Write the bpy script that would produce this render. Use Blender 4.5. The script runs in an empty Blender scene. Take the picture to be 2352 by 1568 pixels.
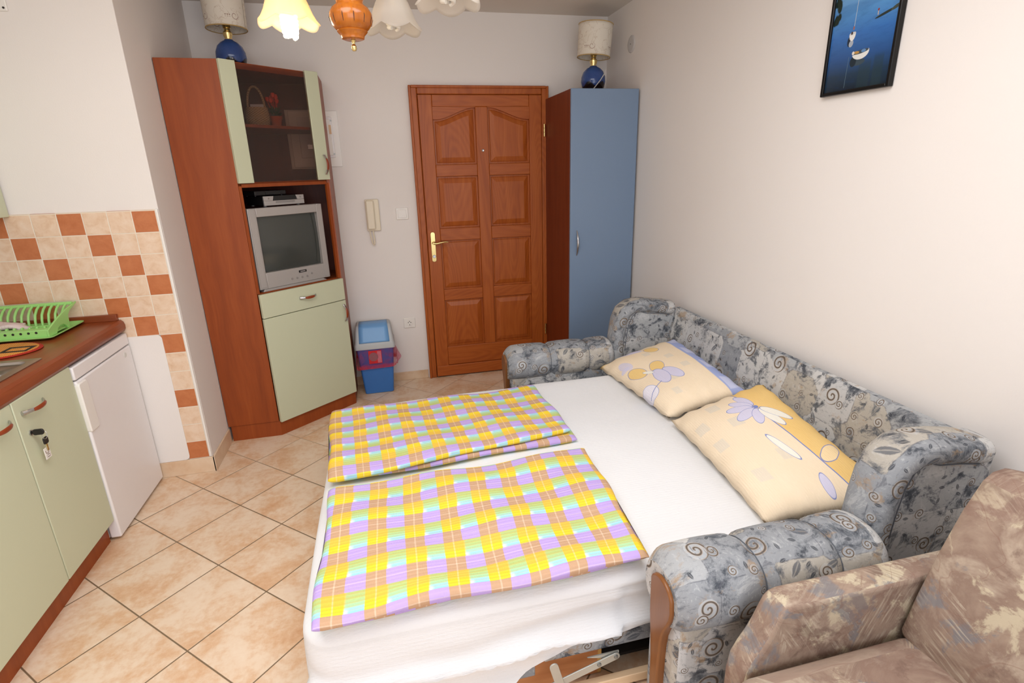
import bpy, bmesh, math, random
from mathutils import Vector, Matrix
random.seed(7)
PI = math.pi
SC = bpy.context.scene
COL = SC.collection

# ------------------------------------------------------------------ camera, light, exposure
def lin(c):
    c = c / 255.0
    return c / 12.92 if c <= 0.04045 else ((c + 0.055) / 1.055) ** 2.4
def C(r, g, b): return (lin(r), lin(g), lin(b), 1.0)

CAM = Vector((-1.6694, -3.9342, 1.5219))
def make_camera():
    yaw, pit, rol, f = math.radians(13.2576), math.radians(-17.8283), math.radians(-1.5349), 1232.81
    fw = Vector((math.sin(yaw) * math.cos(pit), math.cos(yaw) * math.cos(pit), math.sin(pit)))
    rt = Vector((math.cos(yaw), -math.sin(yaw), 0)); up = rt.cross(fw)
    r2 = rt * math.cos(rol) + up * math.sin(rol); u2 = -rt * math.sin(rol) + up * math.cos(rol)
    cam = bpy.data.cameras.new('camera'); o = bpy.data.objects.new('camera', cam)
    COL.objects.link(o)
    m = Matrix((r2, u2, -fw)).transposed().to_4x4(); m.translation = CAM
    o.matrix_world = m
    cam.sensor_width = 36.0; cam.sensor_fit = 'HORIZONTAL'
    cam.lens = f / 2352 * 36.0; cam.clip_start = 0.02
    SC.camera = o
make_camera()
SC.view_settings.view_transform = 'Standard'
SC.view_settings.look = 'None'
SC.view_settings.gamma = 1.0
SC.view_settings.use_curve_mapping = False
SC.view_settings.exposure = 0.0

w = bpy.data.worlds.new('World'); SC.world = w; w.use_nodes = True
w.node_tree.nodes['Background'].inputs[0].default_value = (0.75, 0.85, 1.0, 1)
w.node_tree.nodes['Background'].inputs[1].default_value = 1.0

def area(name, loc, target, sx, sy, power, color):
    l = bpy.data.lights.new(name, 'AREA'); l.shape = 'RECTANGLE'; l.size = sx; l.size_y = sy
    l.energy = power; l.color = color
    o = bpy.data.objects.new(name, l); COL.objects.link(o)
    o.location = loc
    o.rotation_euler = (Vector(target) - Vector(loc)).to_track_quat('-Z', 'Y').to_euler()
    return o
# daylight coming through the balcony door and the window behind the camera
area('balcony_daylight', (-1.55, -5.42, 1.25), (-1.5, 0, 1.0), 2.2, 2.0, 29, (0.95, 0.965, 1.0))
# added soft light under the unseen ceiling, standing in for bounced flash
area('ceiling_bounce_fill', (-1.72, -2.85, 2.45), (-1.68, -2.55, 0.0), 2.0, 1.8, 61, (0.955, 0.965, 0.985))

# ------------------------------------------------------------------ node helpers
def new_mat(name):
    m = bpy.data.materials.new(name); m.use_nodes = True
    nt = m.node_tree
    return m, nt, nt.nodes['Principled BSDF']
class S:
    """a scalar socket with arithmetic that creates Math nodes"""
    def __init__(s, nt, sock): s.nt = nt; s.k = sock
    def _m(s, op, *a, clamp=False):
        n = s.nt.nodes.new('ShaderNodeMath'); n.operation = op; n.use_clamp = clamp
        for i, v in enumerate((s,) + a):
            if isinstance(v, S): s.nt.links.new(v.k, n.inputs[i])
            else: n.inputs[i].default_value = v
        return S(s.nt, n.outputs[0])
    def __add__(s, o): return s._m('ADD', o)
    __radd__ = __add__
    def __sub__(s, o): return s._m('SUBTRACT', o)
    def __rsub__(s, o): return (s * -1.0) + o
    def __mul__(s, o): return s._m('MULTIPLY', o)
    __rmul__ = __mul__
    def __truediv__(s, o): return s._m('DIVIDE', o)
    def floor(s): return s._m('FLOOR')
    def fract(s): return s._m('FRACT')
    def mod(s, v): return s._m('FLOORED_MODULO', v)
    def lt(s, v): return s._m('LESS_THAN', v)
    def gt(s, v): return s._m('GREATER_THAN', v)
    def mn(s, v): return s._m('MINIMUM', v)
    def mx(s, v): return s._m('MAXIMUM', v)
    def abs(s): return s._m('ABSOLUTE')
    def sqrt(s): return s._m('SQRT')
    def sin(s): return s._m('SINE')
    def atan2(s, v): return s._m('ARCTAN2', v)
    def clamp(s): return s._m('ADD', 0.0, clamp=True)
    def step(s, a, b):
        """0 below a, 1 above b (or reversed if a>b), smooth between"""
        if a > b: return 1.0 - s.step(b, a)
        n = s.nt.nodes.new('ShaderNodeMapRange'); n.interpolation_type = 'SMOOTHSTEP'
        s.nt.links.new(s.k, n.inputs[0])
        n.inputs[1].default_value = a; n.inputs[2].default_value = b
        return S(s.nt, n.outputs[0])
def uvw(nt, kind='UV'):
    t = nt.nodes.new('ShaderNodeTexCoord'); x = nt.nodes.new('ShaderNodeSeparateXYZ')
    nt.links.new(t.outputs[kind], x.inputs[0])
    return S(nt, x.outputs[0]), S(nt, x.outputs[1]), S(nt, x.outputs[2])
def comb(nt, a, b, c=0.0):
    n = nt.nodes.new('ShaderNodeCombineXYZ')
    for i, v in enumerate((a, b, c)):
        if isinstance(v, S): nt.links.new(v.k, n.inputs[i])
        else: n.inputs[i].default_value = v
    return n.outputs[0]
def noise(nt, vec, scale, detail=3.0, rough=0.5, dist=0.0):
    n = nt.nodes.new('ShaderNodeTexNoise'); n.inputs['Scale'].default_value = scale
    n.inputs['Detail'].default_value = detail; n.inputs['Roughness'].default_value = rough
    n.inputs['Distortion'].default_value = dist
    nt.links.new(vec, n.inputs['Vector'])
    return S(nt, n.outputs['Fac'])
def voro(nt, vec, scale, feature='F1', metric='EUCLIDEAN', rnd=1.0):
    n = nt.nodes.new('ShaderNodeTexVoronoi'); n.voronoi_dimensions = '2D'; n.feature = feature
    if feature not in ('DISTANCE_TO_EDGE', 'N_SPHERE_RADIUS'): n.distance = metric
    n.inputs['Scale'].default_value = scale; n.inputs['Randomness'].default_value = rnd
    nt.links.new(vec, n.inputs['Vector'])
    return n
def sep(nt, sock):
    x = nt.nodes.new('ShaderNodeSeparateXYZ'); nt.links.new(sock, x.inputs[0])
    return [S(nt, x.outputs[i]) for i in range(3)]
def mixc(nt, fac, a, b):
    n = nt.nodes.new('ShaderNodeMix'); n.data_type = 'RGBA'
    if isinstance(fac, S): nt.links.new(fac.k, n.inputs[0])
    else: n.inputs[0].default_value = fac
    for i, v in ((6, a), (7, b)):
        if isinstance(v, tuple): n.inputs[i].default_value = v
        else: nt.links.new(v, n.inputs[i])
    return n.outputs[2]
def ramp(nt, fac, stops, mode='LINEAR'):
    n = nt.nodes.new('ShaderNodeValToRGB'); n.color_ramp.interpolation = mode
    e = n.color_ramp.elements
    while len(e) < len(stops): e.new(0.5)
    for el, (p, c) in zip(e, stops): el.position = p; el.color = c
    nt.links.new(fac.k, n.inputs[0])
    return n.outputs[0]
def bump(nt, bs, h, strength=0.3, dist=0.005):
    n = nt.nodes.new('ShaderNodeBump'); n.inputs['Strength'].default_value = strength
    n.inputs['Distance'].default_value = dist
    nt.links.new(h.k, n.inputs['Height']); nt.links.new(n.outputs[0], bs.inputs['Normal'])
def setc(nt, bs, col):
    if isinstance(col, tuple): bs.inputs['Base Color'].default_value = col
    else: nt.links.new(col, bs.inputs['Base Color'])

_cache = {}
def plain(name, col, rough=0.5, metal=0.0, spec=0.5, mott=0.03, scale=30, bmp=0.0, emit=None):
    """a plain colour with a little procedural mottling"""
    if name in _cache: return _cache[name]
    m, nt, bs = new_mat(name)
    t = nt.nodes.new('ShaderNodeTexCoord')
    f = noise(nt, t.outputs['Object'], scale, 2)
    dk = tuple(max(0, c * (1 - mott)) for c in col[:3]) + (1,)
    lt = tuple(min(1, c * (1 + mott)) for c in col[:3]) + (1,)
    setc(nt, bs, mixc(nt, f, dk, lt))
    bs.inputs['Roughness'].default_value = rough; bs.inputs['Metallic'].default_value = metal
    bs.inputs['Specular IOR Level'].default_value = spec
    if bmp: bump(nt, bs, f, bmp, 0.002)
    if emit:
        bs.inputs['Emission Color'].default_value = emit[0]; bs.inputs['Emission Strength'].default_value = emit[1]
    _cache[name] = m
    return m

# ------------------------------------------------------------------ mesh helpers
class MB:
    def __init__(s): s.v = []; s.f = []; s.uv = {}
    def add(s, vs, fs, uvs=None):
        b = len(s.v); s.v += [tuple(v) for v in vs]
        for i, f in enumerate(fs):
            if uvs: s.uv[len(s.f)] = [uvs[i][k] for k in range(len(f))]
            s.f.append(tuple(b + k for k in f))
        return s
    def box(s, x0, x1, y0, y1, z0, z1):
        v = [(x, y, z) for z in (z0, z1) for y in (y0, y1) for x in (x0, x1)]
        return s.add(v, [(0, 2, 3, 1), (4, 5, 7, 6), (0, 1, 5, 4), (2, 6, 7, 3), (0, 4, 6, 2), (1, 3, 7, 5)])
    def prism(s, pts, fn):
        """pts: outline (a,b); fn(a,b,t) with t 0/1 -> xyz"""
        n = len(pts)
        v = [fn(a, b, 0) for a, b in pts] + [fn(a, b, 1) for a, b in pts]
        return s.add(v, [tuple(range(n))[::-1], tuple(range(n, 2 * n))] + [(i, (i + 1) % n, n + (i + 1) % n, n + i) for i in range(n)])
    def lathe(s, prof, c=(0, 0, 0), seg=32, axis='z'):
        """prof: (radius, height)"""
        vs = []
        for r, h in prof:
            for k in range(seg):
                a = 2 * PI * k / seg
                p = (r * math.cos(a), r * math.sin(a), h)
                if axis == 'y': p = (p[0], p[2], p[1])
                if axis == 'x': p = (p[2], p[0], p[1])
                vs.append((c[0] + p[0], c[1] + p[1], c[2] + p[2]))
        fs = []; n = len(prof)
        for i in range(n - 1):
            for k in range(seg):
                fs.append((i * seg + k, i * seg + (k + 1) % seg, (i + 1) * seg + (k + 1) % seg, (i + 1) * seg + k))
        if prof[0][0] > 1e-6: fs.append(tuple(range(seg))[::-1])
        if prof[-1][0] > 1e-6: fs.append(tuple((n - 1) * seg + k for k in range(seg)))
        return s.add(vs, fs)
    def tube(s, path, r, seg=10, cap=True):
        path = [Vector(p) for p in path]; n = len(path)
        rr = r if isinstance(r, (list, tuple)) else [r] * n
        vs = []; prev = None
        for i, p in enumerate(path):
            t = (path[min(i + 1, n - 1)] - path[max(i - 1, 0)]).normalized()
            if prev is None:
                u = t.orthogonal().normalized()
            else:
                u = (prev - t * prev.dot(t)).normalized()
            prev = u; b = t.cross(u)
            for k in range(seg):
                a = 2 * PI * k / seg
                vs.append(p + (u * math.cos(a) + b * math.sin(a)) * rr[i])
        fs = [(i * seg + k, i * seg + (k + 1) % seg, (i + 1) * seg + (k + 1) % seg, (i + 1) * seg + k) for i in range(n - 1) for k in range(seg)]
        if cap: fs += [tuple(range(seg))[::-1], tuple((n - 1) * seg + k for k in range(seg))]
        return s.add(vs, fs)
    def loft(s, rings, cap=True, uvscale=None):
        """closed rings of equal length; uv in metres along ring and along the rings"""
        m = len(rings[0]); n = len(rings); vs = [Vector(p) for r in rings for p in r]
        L = [0.0]
        for i in range(1, n):
            c0 = sum((Vector(p) for p in rings[i - 1]), Vector()) / m; c1 = sum((Vector(p) for p in rings[i]), Vector()) / m
            d = max((Vector(rings[i][k]) - Vector(rings[i - 1][k])).length for k in range(m))
            L.append(L[-1] + max((c1 - c0).length, d * 0.7))
        per = sum((Vector(rings[n // 2][k]) - Vector(rings[n // 2][(k + 1) % m])).length for k in range(m))
        fs = []; uv = []
        for i in range(n - 1):
            for k in range(m):
                fs.append((i * m + k, i * m + (k + 1) % m, (i + 1) * m + (k + 1) % m, (i + 1) * m + k))
                a, b = per * k / m, per * (k + 1) / m
                uv.append([(L[i], a), (L[i], b), (L[i + 1], b), (L[i + 1], a)])
        if cap:
            for base, rev in ((0, True), ((n - 1) * m, False)):
                idx = tuple(base + k for k in range(m))
                if rev: idx = idx[::-1]
                fs.append(idx); uv.append([(vs[q].y + vs[q].x, vs[q].z) for q in idx])
        return s.add(vs, fs, uv)
    def grid(s, fn, nu, nv, uvfn=None, closev=False):
        """fn(i/nu, j/nv) -> xyz"""
        vs = [fn(i / nu, j / nv) for i in range(nu + 1) for j in range(nv + (0 if closev else 1))]
        w_ = nv if closev else nv + 1
        fs = []; uv = []
        for i in range(nu):
            for j in range(nv):
                j2 = (j + 1) % w_
                fs.append((i * w_ + j, (i + 1) * w_ + j, (i + 1) * w_ + j2, i * w_ + j2))
                if uvfn: uv.append([uvfn(i / nu, j / nv), uvfn((i + 1) / nu, j / nv), uvfn((i + 1) / nu, (j + 1) / nv), uvfn(i / nu, (j + 1) / nv)])
        return s.add(vs, fs, uv if uvfn else None)
    def build(s, name, mat, parent=None, bevel=0.0, seg=2, smooth=True, angle=40, rot=False, weld=False, grain=None):
        me = bpy.data.meshes.new(name); me.from_pydata(s.v, [], s.f); me.validate()
        bm = bmesh.new(); bm.from_mesh(me)
        if len(bm.faces) == len(s.f):
            lay = bm.loops.layers.uv.new('UVMap'); bm.faces.ensure_lookup_table()
            for i, f in enumerate(bm.faces):
                f.normal_update()
                if i in s.uv:
                    for l, c in zip(f.loops, s.uv[i]): l[lay].uv = c
                else:
                    nn = f.normal; ax = max(range(3), key=lambda q: abs(nn[q]))
                    for l in f.loops:
                        p = l.vert.co
                        c = ((p.y, p.z), (p.x, p.z), (p.x, p.y))[ax]
                        if grain is not None:
                            oth = [q for q in range(3) if q != ax and q != grain]
                            c = (p[oth[0]], p[grain])
                        l[lay].uv = c[::-1] if rot else c
        if weld: bmesh.ops.remove_doubles(bm, verts=bm.verts, dist=1e-5)
        bmesh.ops.recalc_face_normals(bm, faces=bm.faces)
        bm.to_mesh(me); bm.free()
        if smooth:
            me.shade_smooth(); me.set_sharp_from_angle(angle=math.radians(angle))
        me.materials.append(mat)
        o = bpy.data.objects.new(name, me); COL.objects.link(o)
        if parent is not None: o.parent = parent
        if bevel:
            b = o.modifiers.new('bevel', 'BEVEL'); b.width = bevel; b.segments = seg; b.limit_method = 'ANGLE'
            b.angle_limit = math.radians(35); b.harden_normals = False
        return o
def bx(name, mat, a, parent=None, bevel=0.0, seg=2, **k): return MB().box(*a).build(name, mat, parent, bevel, seg, **k)
def tag(o, label, cat, group=None, kind=None):
    o['label'] = label; o['category'] = cat
    if group: o['group'] = group
    if kind: o['kind'] = kind
    return o
def thing(name, label, cat, loc=(0, 0, 0), rz=0.0, group=None):
    o = bpy.data.objects.new(name, None); COL.objects.link(o)
    o.empty_display_size = 0.05
    o.location = loc; o.rotation_euler = (0, 0, rz)
    return tag(o, label, cat, group)
def struct(o, label=None):
    o['kind'] = 'structure'
    if label: o['label'] = label
    return o
def rrect(x0, x1, y0, y1, r, n=5):
    pts = []
    for cx, cy, a0 in ((x1 - r, y1 - r, 0), (x0 + r, y1 - r, 90), (x0 + r, y0 + r, 180), (x1 - r, y0 + r, 270)):
        for k in range(n + 1):
            a = math.radians(a0 + 90 * k / n); pts.append((cx + r * math.cos(a), cy + r * math.sin(a)))
    return pts
def lerp(a, b, t): return a + (b - a) * t
def sstep(a, b, x):
    t = min(1, max(0, (x - a) / (b - a))); return t * t * (3 - 2 * t)

# ------------------------------------------------------------------ materials
def wall_mat(name, col):
    m, nt, bs = new_mat(name)
    t = nt.nodes.new('ShaderNodeTexCoord')
    f = noise(nt, t.outputs['Object'], 2.5, 4); g = noise(nt, t.outputs['Object'], 160, 2)
    setc(nt, bs, mixc(nt, f, tuple(c * .97 for c in col[:3]) + (1,), col))
    bs.inputs['Roughness'].default_value = 0.9; bs.inputs['Specular IOR Level'].default_value = 0.2
    bump(nt, bs, g, 0.12, 0.002)
    return m
M_WALL = wall_mat('white_wall_paint', C(239, 233, 228))
M_CEIL = wall_mat('ceiling_paint', C(226, 219, 210))

def floor_mat():
    m, nt, bs = new_mat('diagonal_floor_tiles')
    x, y, z = uvw(nt, 'Object')
    s_, ga = 0.305, math.radians(43.7165)
    gx, gy = -2.6886, -0.7946
    dx, dy = x - gx, y - gy
    # b along (cos,-sin), a along (-sin,-cos)
    b = (dx * math.cos(ga) - dy * math.sin(ga)) / s_
    a = ((dx * math.sin(ga) + dy * math.cos(ga)) * -1.0) / s_
    fa, fb = a.fract(), b.fract()
    ea, eb = fa.mn(1.0 - fa), fb.mn(1.0 - fb)
    e = ea.mn(eb)
    grout = e.step(0.011, 0.005)
    cell = comb(nt, a.floor(), b.floor())
    wn = nt.nodes.new('ShaderNodeTexWhiteNoise'); nt.links.new(cell, wn.inputs['Vector'])
    rnd = sep(nt, wn.outputs['Color'])
    off = comb(nt, x + rnd[0] * 7.0, y + rnd[1] * 5.0)
    n1 = noise(nt, off, 5.5, 4, 0.6, 0.4); n2 = noise(nt, off, 38, 4, 0.65)
    f = (n1 * 0.75 + n2 * 0.4).clamp()
    col = ramp(nt, f, [(0.30, C(240, 222, 200)), (0.52, C(233, 209, 183)), (0.66, C(222, 184, 148)), (0.80, C(209, 160, 120))])
    dark = mixc(nt, (1.0 - rnd[2] * 0.06) * 1.0, C(200, 170, 140), col)
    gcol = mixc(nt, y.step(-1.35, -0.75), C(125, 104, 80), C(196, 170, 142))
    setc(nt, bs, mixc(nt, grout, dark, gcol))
    bs.inputs['Roughness'].default_value = 0.38; bs.inputs['Specular IOR Level'].default_value = 0.4
    bump(nt, bs, 1.0 - grout, 0.4, 0.002)
    return m
M_FLOOR = floor_mat()

def base_mat():
    m, nt, bs = new_mat('skirting_tile')
    t = nt.nodes.new('ShaderNodeTexCoord')
    f = noise(nt, t.outputs['Object'], 7, 5, 0.6)
    setc(nt, bs, ramp(nt, f, [(0.3, C(232, 210, 184)), (0.55, C(222, 192, 160)), (0.75, C(206, 165, 128))]))
    bs.inputs['Roughness'].default_value = 0.4
    return m
M_BASE = base_mat()

def walltile_mat():
    m, nt, bs = new_mat('backsplash_tiles')
    x, y, z = uvw(nt, 'Object')
    u = (-2.678 - x) / 0.1; v = (1.381 - z) / 0.0993
    iu, iv = u.floor(), v.floor(); fu, fv = u.fract(), v.fract()
    e = fu.mn(1.0 - fu).mn(fv.mn(1.0 - fv))
    grout = e.step(0.026, 0.012)
    dark = (iu + iv).mod(3.0).lt(0.5)
    wn = nt.nodes.new('ShaderNodeTexWhiteNoise'); nt.links.new(comb(nt, iu, iv), wn.inputs['Vector'])
    rnd = sep(nt, wn.outputs['Color'])
    p = comb(nt, x + rnd[0] * 9.0, z + rnd[1] * 9.0)
    n1 = noise(nt, p, 20, 5, 0.65, 0.5)
    light = ramp(nt, n1, [(0.3, C(238, 215, 192)), (0.52, C(231, 202, 174)), (0.72, C(219, 182, 148))])
    brown = ramp(nt, n1, [(0.3, C(202, 126, 80)), (0.7, C(186, 108, 64))])
    c = mixc(nt, dark, light, brown)
    setc(nt, bs, mixc(nt, grout, c, C(236, 224, 206)))
    bs.inputs['Roughness'].default_value = 0.3
    bump(nt, bs, 1.0 - grout, 0.35, 0.002)
    return m
M_WTILE = walltile_mat()

def wood(name, c0, c1, c2, rough=0.4, fine=1.0, rings=0.0, spec=0.4):
    """grain running along v of the uv map (metres)"""
    m, nt, bs = new_mat(name)
    u, v, _ = uvw(nt)
    warp = noise(nt, comb(nt, u * 3.0, v * 1.2), 1.6, 2)
    p = comb(nt, u * 26.0 * fine + warp * 2.2, v * 1.1)
    n1 = noise(nt, p, 1.0, 5, 0.6)
    n2 = noise(nt, comb(nt, u * 150.0 * fine, v * 5.0), 1.0, 3, 0.6)
    f = n1 * 0.78 + n2 * 0.22
    if rings:
        d = noise(nt, comb(nt, u * 5.0, v * 0.8), 1.0, 1, 0.4)
        r = ((d * 26.0).fract() - 0.5).abs() * 2.0
        f = f * (1.0 - rings) + r.step(0.0, 1.0) * rings
    setc(nt, bs, ramp(nt, f, [(0.28, c0), (0.5, c1), (0.72, c2)]))
    bs.inputs['Roughness'].default_value = rough; bs.inputs['Specular IOR Level'].default_value = spec
    bump(nt, bs, n2, 0.05, 0.001)
    return m
M_CHERRY = wood('cherry_laminate', C(130, 57, 18), C(149, 69, 24), C(164, 82, 33), 0.42, 0.7)
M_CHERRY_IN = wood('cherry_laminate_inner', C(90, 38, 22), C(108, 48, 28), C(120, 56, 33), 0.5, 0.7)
M_WARD = wood('dark_cherry_laminate', C(104, 42, 18), C(120, 52, 24), C(132, 60, 30), 0.42, 0.8)
M_DOOR = wood('stained_pine', C(150, 70, 22), C(171, 87, 30), C(184, 99, 40), 0.42, 0.8, 0.12)
M_COUNTER = wood('worktop_laminate', C(110, 48, 22), C(136, 64, 31), C(152, 78, 40), 0.3, 1.0)
M_TRIMWOOD = wood('armrest_wood', C(112, 68, 34), C(128, 80, 42), C(140, 90, 50), 0.3, 1.0)
M_CARCASS = wood('orange_board', C(178, 116, 70), C(194, 130, 82), C(206, 146, 96), 0.5, 1.0)
M_RAWPINE = wood('raw_pine', C(222, 186, 146), C(232, 200, 162), C(238, 210, 176), 0.6, 1.0)
M_CHAND = wood('orange_turned_wood', C(150, 78, 18), C(180, 100, 26), C(198, 120, 40), 0.22, 1.0, 0.0, 0.6)

M_GREEN = plain('pale_green_laminate', C(203, 207, 178), 0.45, mott=0.012, scale=200)
M_BLUE = plain('grey_blue_laminate', C(122, 143, 170), 0.45, mott=0.02, scale=250)
M_WHITE = plain('white_enamel', C(238, 234, 234), 0.35, mott=0.01)
M_PLASTIC = plain('white_plastic', C(240, 236, 230), 0.35, mott=0.01)
M_IVORY = plain('ivory_plastic', C(232, 220, 196), 0.4, mott=0.01)
M_DARK = plain('black_plastic', C(26, 24, 24), 0.35)
M_SHADOWGAP = plain('dark_gap', C(40, 34, 30), 0.8)
M_CHROME = plain('satin_chrome', C(190, 190, 192), 0.25, 1.0)
M_BRASS = plain('polished_brass', C(224, 200, 138), 0.24, 1.0)
M_STEEL = plain('brushed_steel', C(176, 172, 166), 0.3, 1.0, scale=120, mott=0.08)
M_ZINC = plain('zinc_plated_steel', C(196, 198, 192), 0.45, 0.6, scale=60)
M_HANDLEWOOD = plain('reddish_handle_wood', C(140, 58, 24), 0.35)
M_SILVER = plain('silver_plastic', C(178, 172, 168), 0.35, 0.25, scale=200)
M_SILVERDK = plain('silver_plastic_dark', C(150, 145, 142), 0.4, 0.25, scale=200)  # darker silver plastic for buttons, disc tray and feet
M_SCREEN = plain('crt_screen_glass', C(66, 68, 64), 0.12, 0, 0.6, mott=0.0)
M_RACK = plain('lime_green_plastic', C(160, 216, 126), 0.35, mott=0.02)
M_BINBLUE = plain('blue_plastic', C(56, 116, 190), 0.4, mott=0.02)
M_BINFLAP = plain('light_blue_plastic', C(112, 164, 216), 0.4, mott=0.02)
M_BINGREY = plain('grey_plastic', C(186, 190, 192), 0.45, mott=0.02)
M_BOLT = plain('dull_bolt_steel', C(150, 152, 150), 0.4, 0.7)

# ------------------------------------------------------------------ the setting
RX, BY, LX, FY, HC = 0.0, 0.0, -3.58, -5.3, 2.5038
NX, NY = -2.666, -1.0436          # corner of the wall block that carries the tiles
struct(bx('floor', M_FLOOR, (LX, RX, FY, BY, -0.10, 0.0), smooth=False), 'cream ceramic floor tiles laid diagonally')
struct(bx('ceiling', M_CEIL, (LX - .1, RX + .1, FY - .1, BY + .1, HC, HC + 0.1), smooth=False))
struct(bx('wall_back', M_WALL, (LX - .1, RX + .1, BY, BY + 0.1, -0.1, HC), smooth=False))
struct(bx('wall_right', M_WALL, (RX, RX + 0.1, FY, BY, -0.1, HC), smooth=False))
struct(bx('wall_left', M_WALL, (LX - 0.1, LX, FY, BY, -0.1, HC), smooth=False))
struct(bx('wall_niche', M_WALL, (LX, NX, NY, BY, 0.0, HC), bevel=0.004, smooth=False))
wf = MB()
for a in ((LX, -2.75, FY - .1, FY, -.1, HC), (-0.35, RX, FY - .1, FY, -.1, HC), (-2.75, -0.35, FY - .1, FY, 2.3, HC), (-2.75, -.35, FY - .1, FY, -.1, .1)): wf.box(*a)
struct(wf.build('wall_front', M_WALL, smooth=False))
wd = MB()
for a in ((-2.75, -2.68, FY - .08, FY - .02, .1, 2.3), (-.42, -.35, FY - .08, FY - .02, .1, 2.3), (-2.68, -.42, FY - .08, FY - .02, 2.23, 2.3), (-2.68, -.42, FY - .08, FY - .02, .1, .17), (-1.59, -1.51, FY - .08, FY - .02, .17, 2.23)): wd.box(*a)
struct(wd.build('window_1', M_PLASTIC, bevel=.004))
# wall tiles on the niche wall (left clear where the bare white plaster shows)
wt = MB()
T0, T1 = NY - 0.008, NY
wt.box(-3.575, -2.678, T0, T1, 0.784, 1.384)
wt.box(-2.775, -2.678, T0, T1, 0.09, 0.784)
struct(wt.build('wall_niche_tiles', M_WTILE, smooth=False), 'cream and terracotta square wall tiles')
q = rrect(-3.575, -2.772, 0.09, 0.786, 0.022)
struct(MB().prism(q, lambda a, b, t: (a, NY - (0.011 if t else 0.0005), b)).build('wall_niche_patch', M_WALL), 'bare white plaster beside the fridge')
struct(MB().box(-2.678, NX - .001, NY - .009, NY - .0002, 0.09, 1.386).build('trim_1', M_PLASTIC, bevel=.002), 'white edge strip of the wall tiles')
# skirting
struct(MB().box(-1.98, -1.414, -0.010, 0, 0, 0.065).build('baseboard_back', M_BASE, bevel=.002))
struct(MB().box(-3.575, NX + .009, NY - .010, NY, 0, 0.088).build('baseboard_niche', M_BASE, bevel=.002))
struct(MB().box(NX, NX + .010, NY - .010, -0.72, 0, 0.088).build('baseboard_left', M_BASE, bevel=.002))
struct(MB().box(-.010, 0, FY, -0.54, 0, 0.065).build('baseboard_right', M_BASE, bevel=.002))

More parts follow.
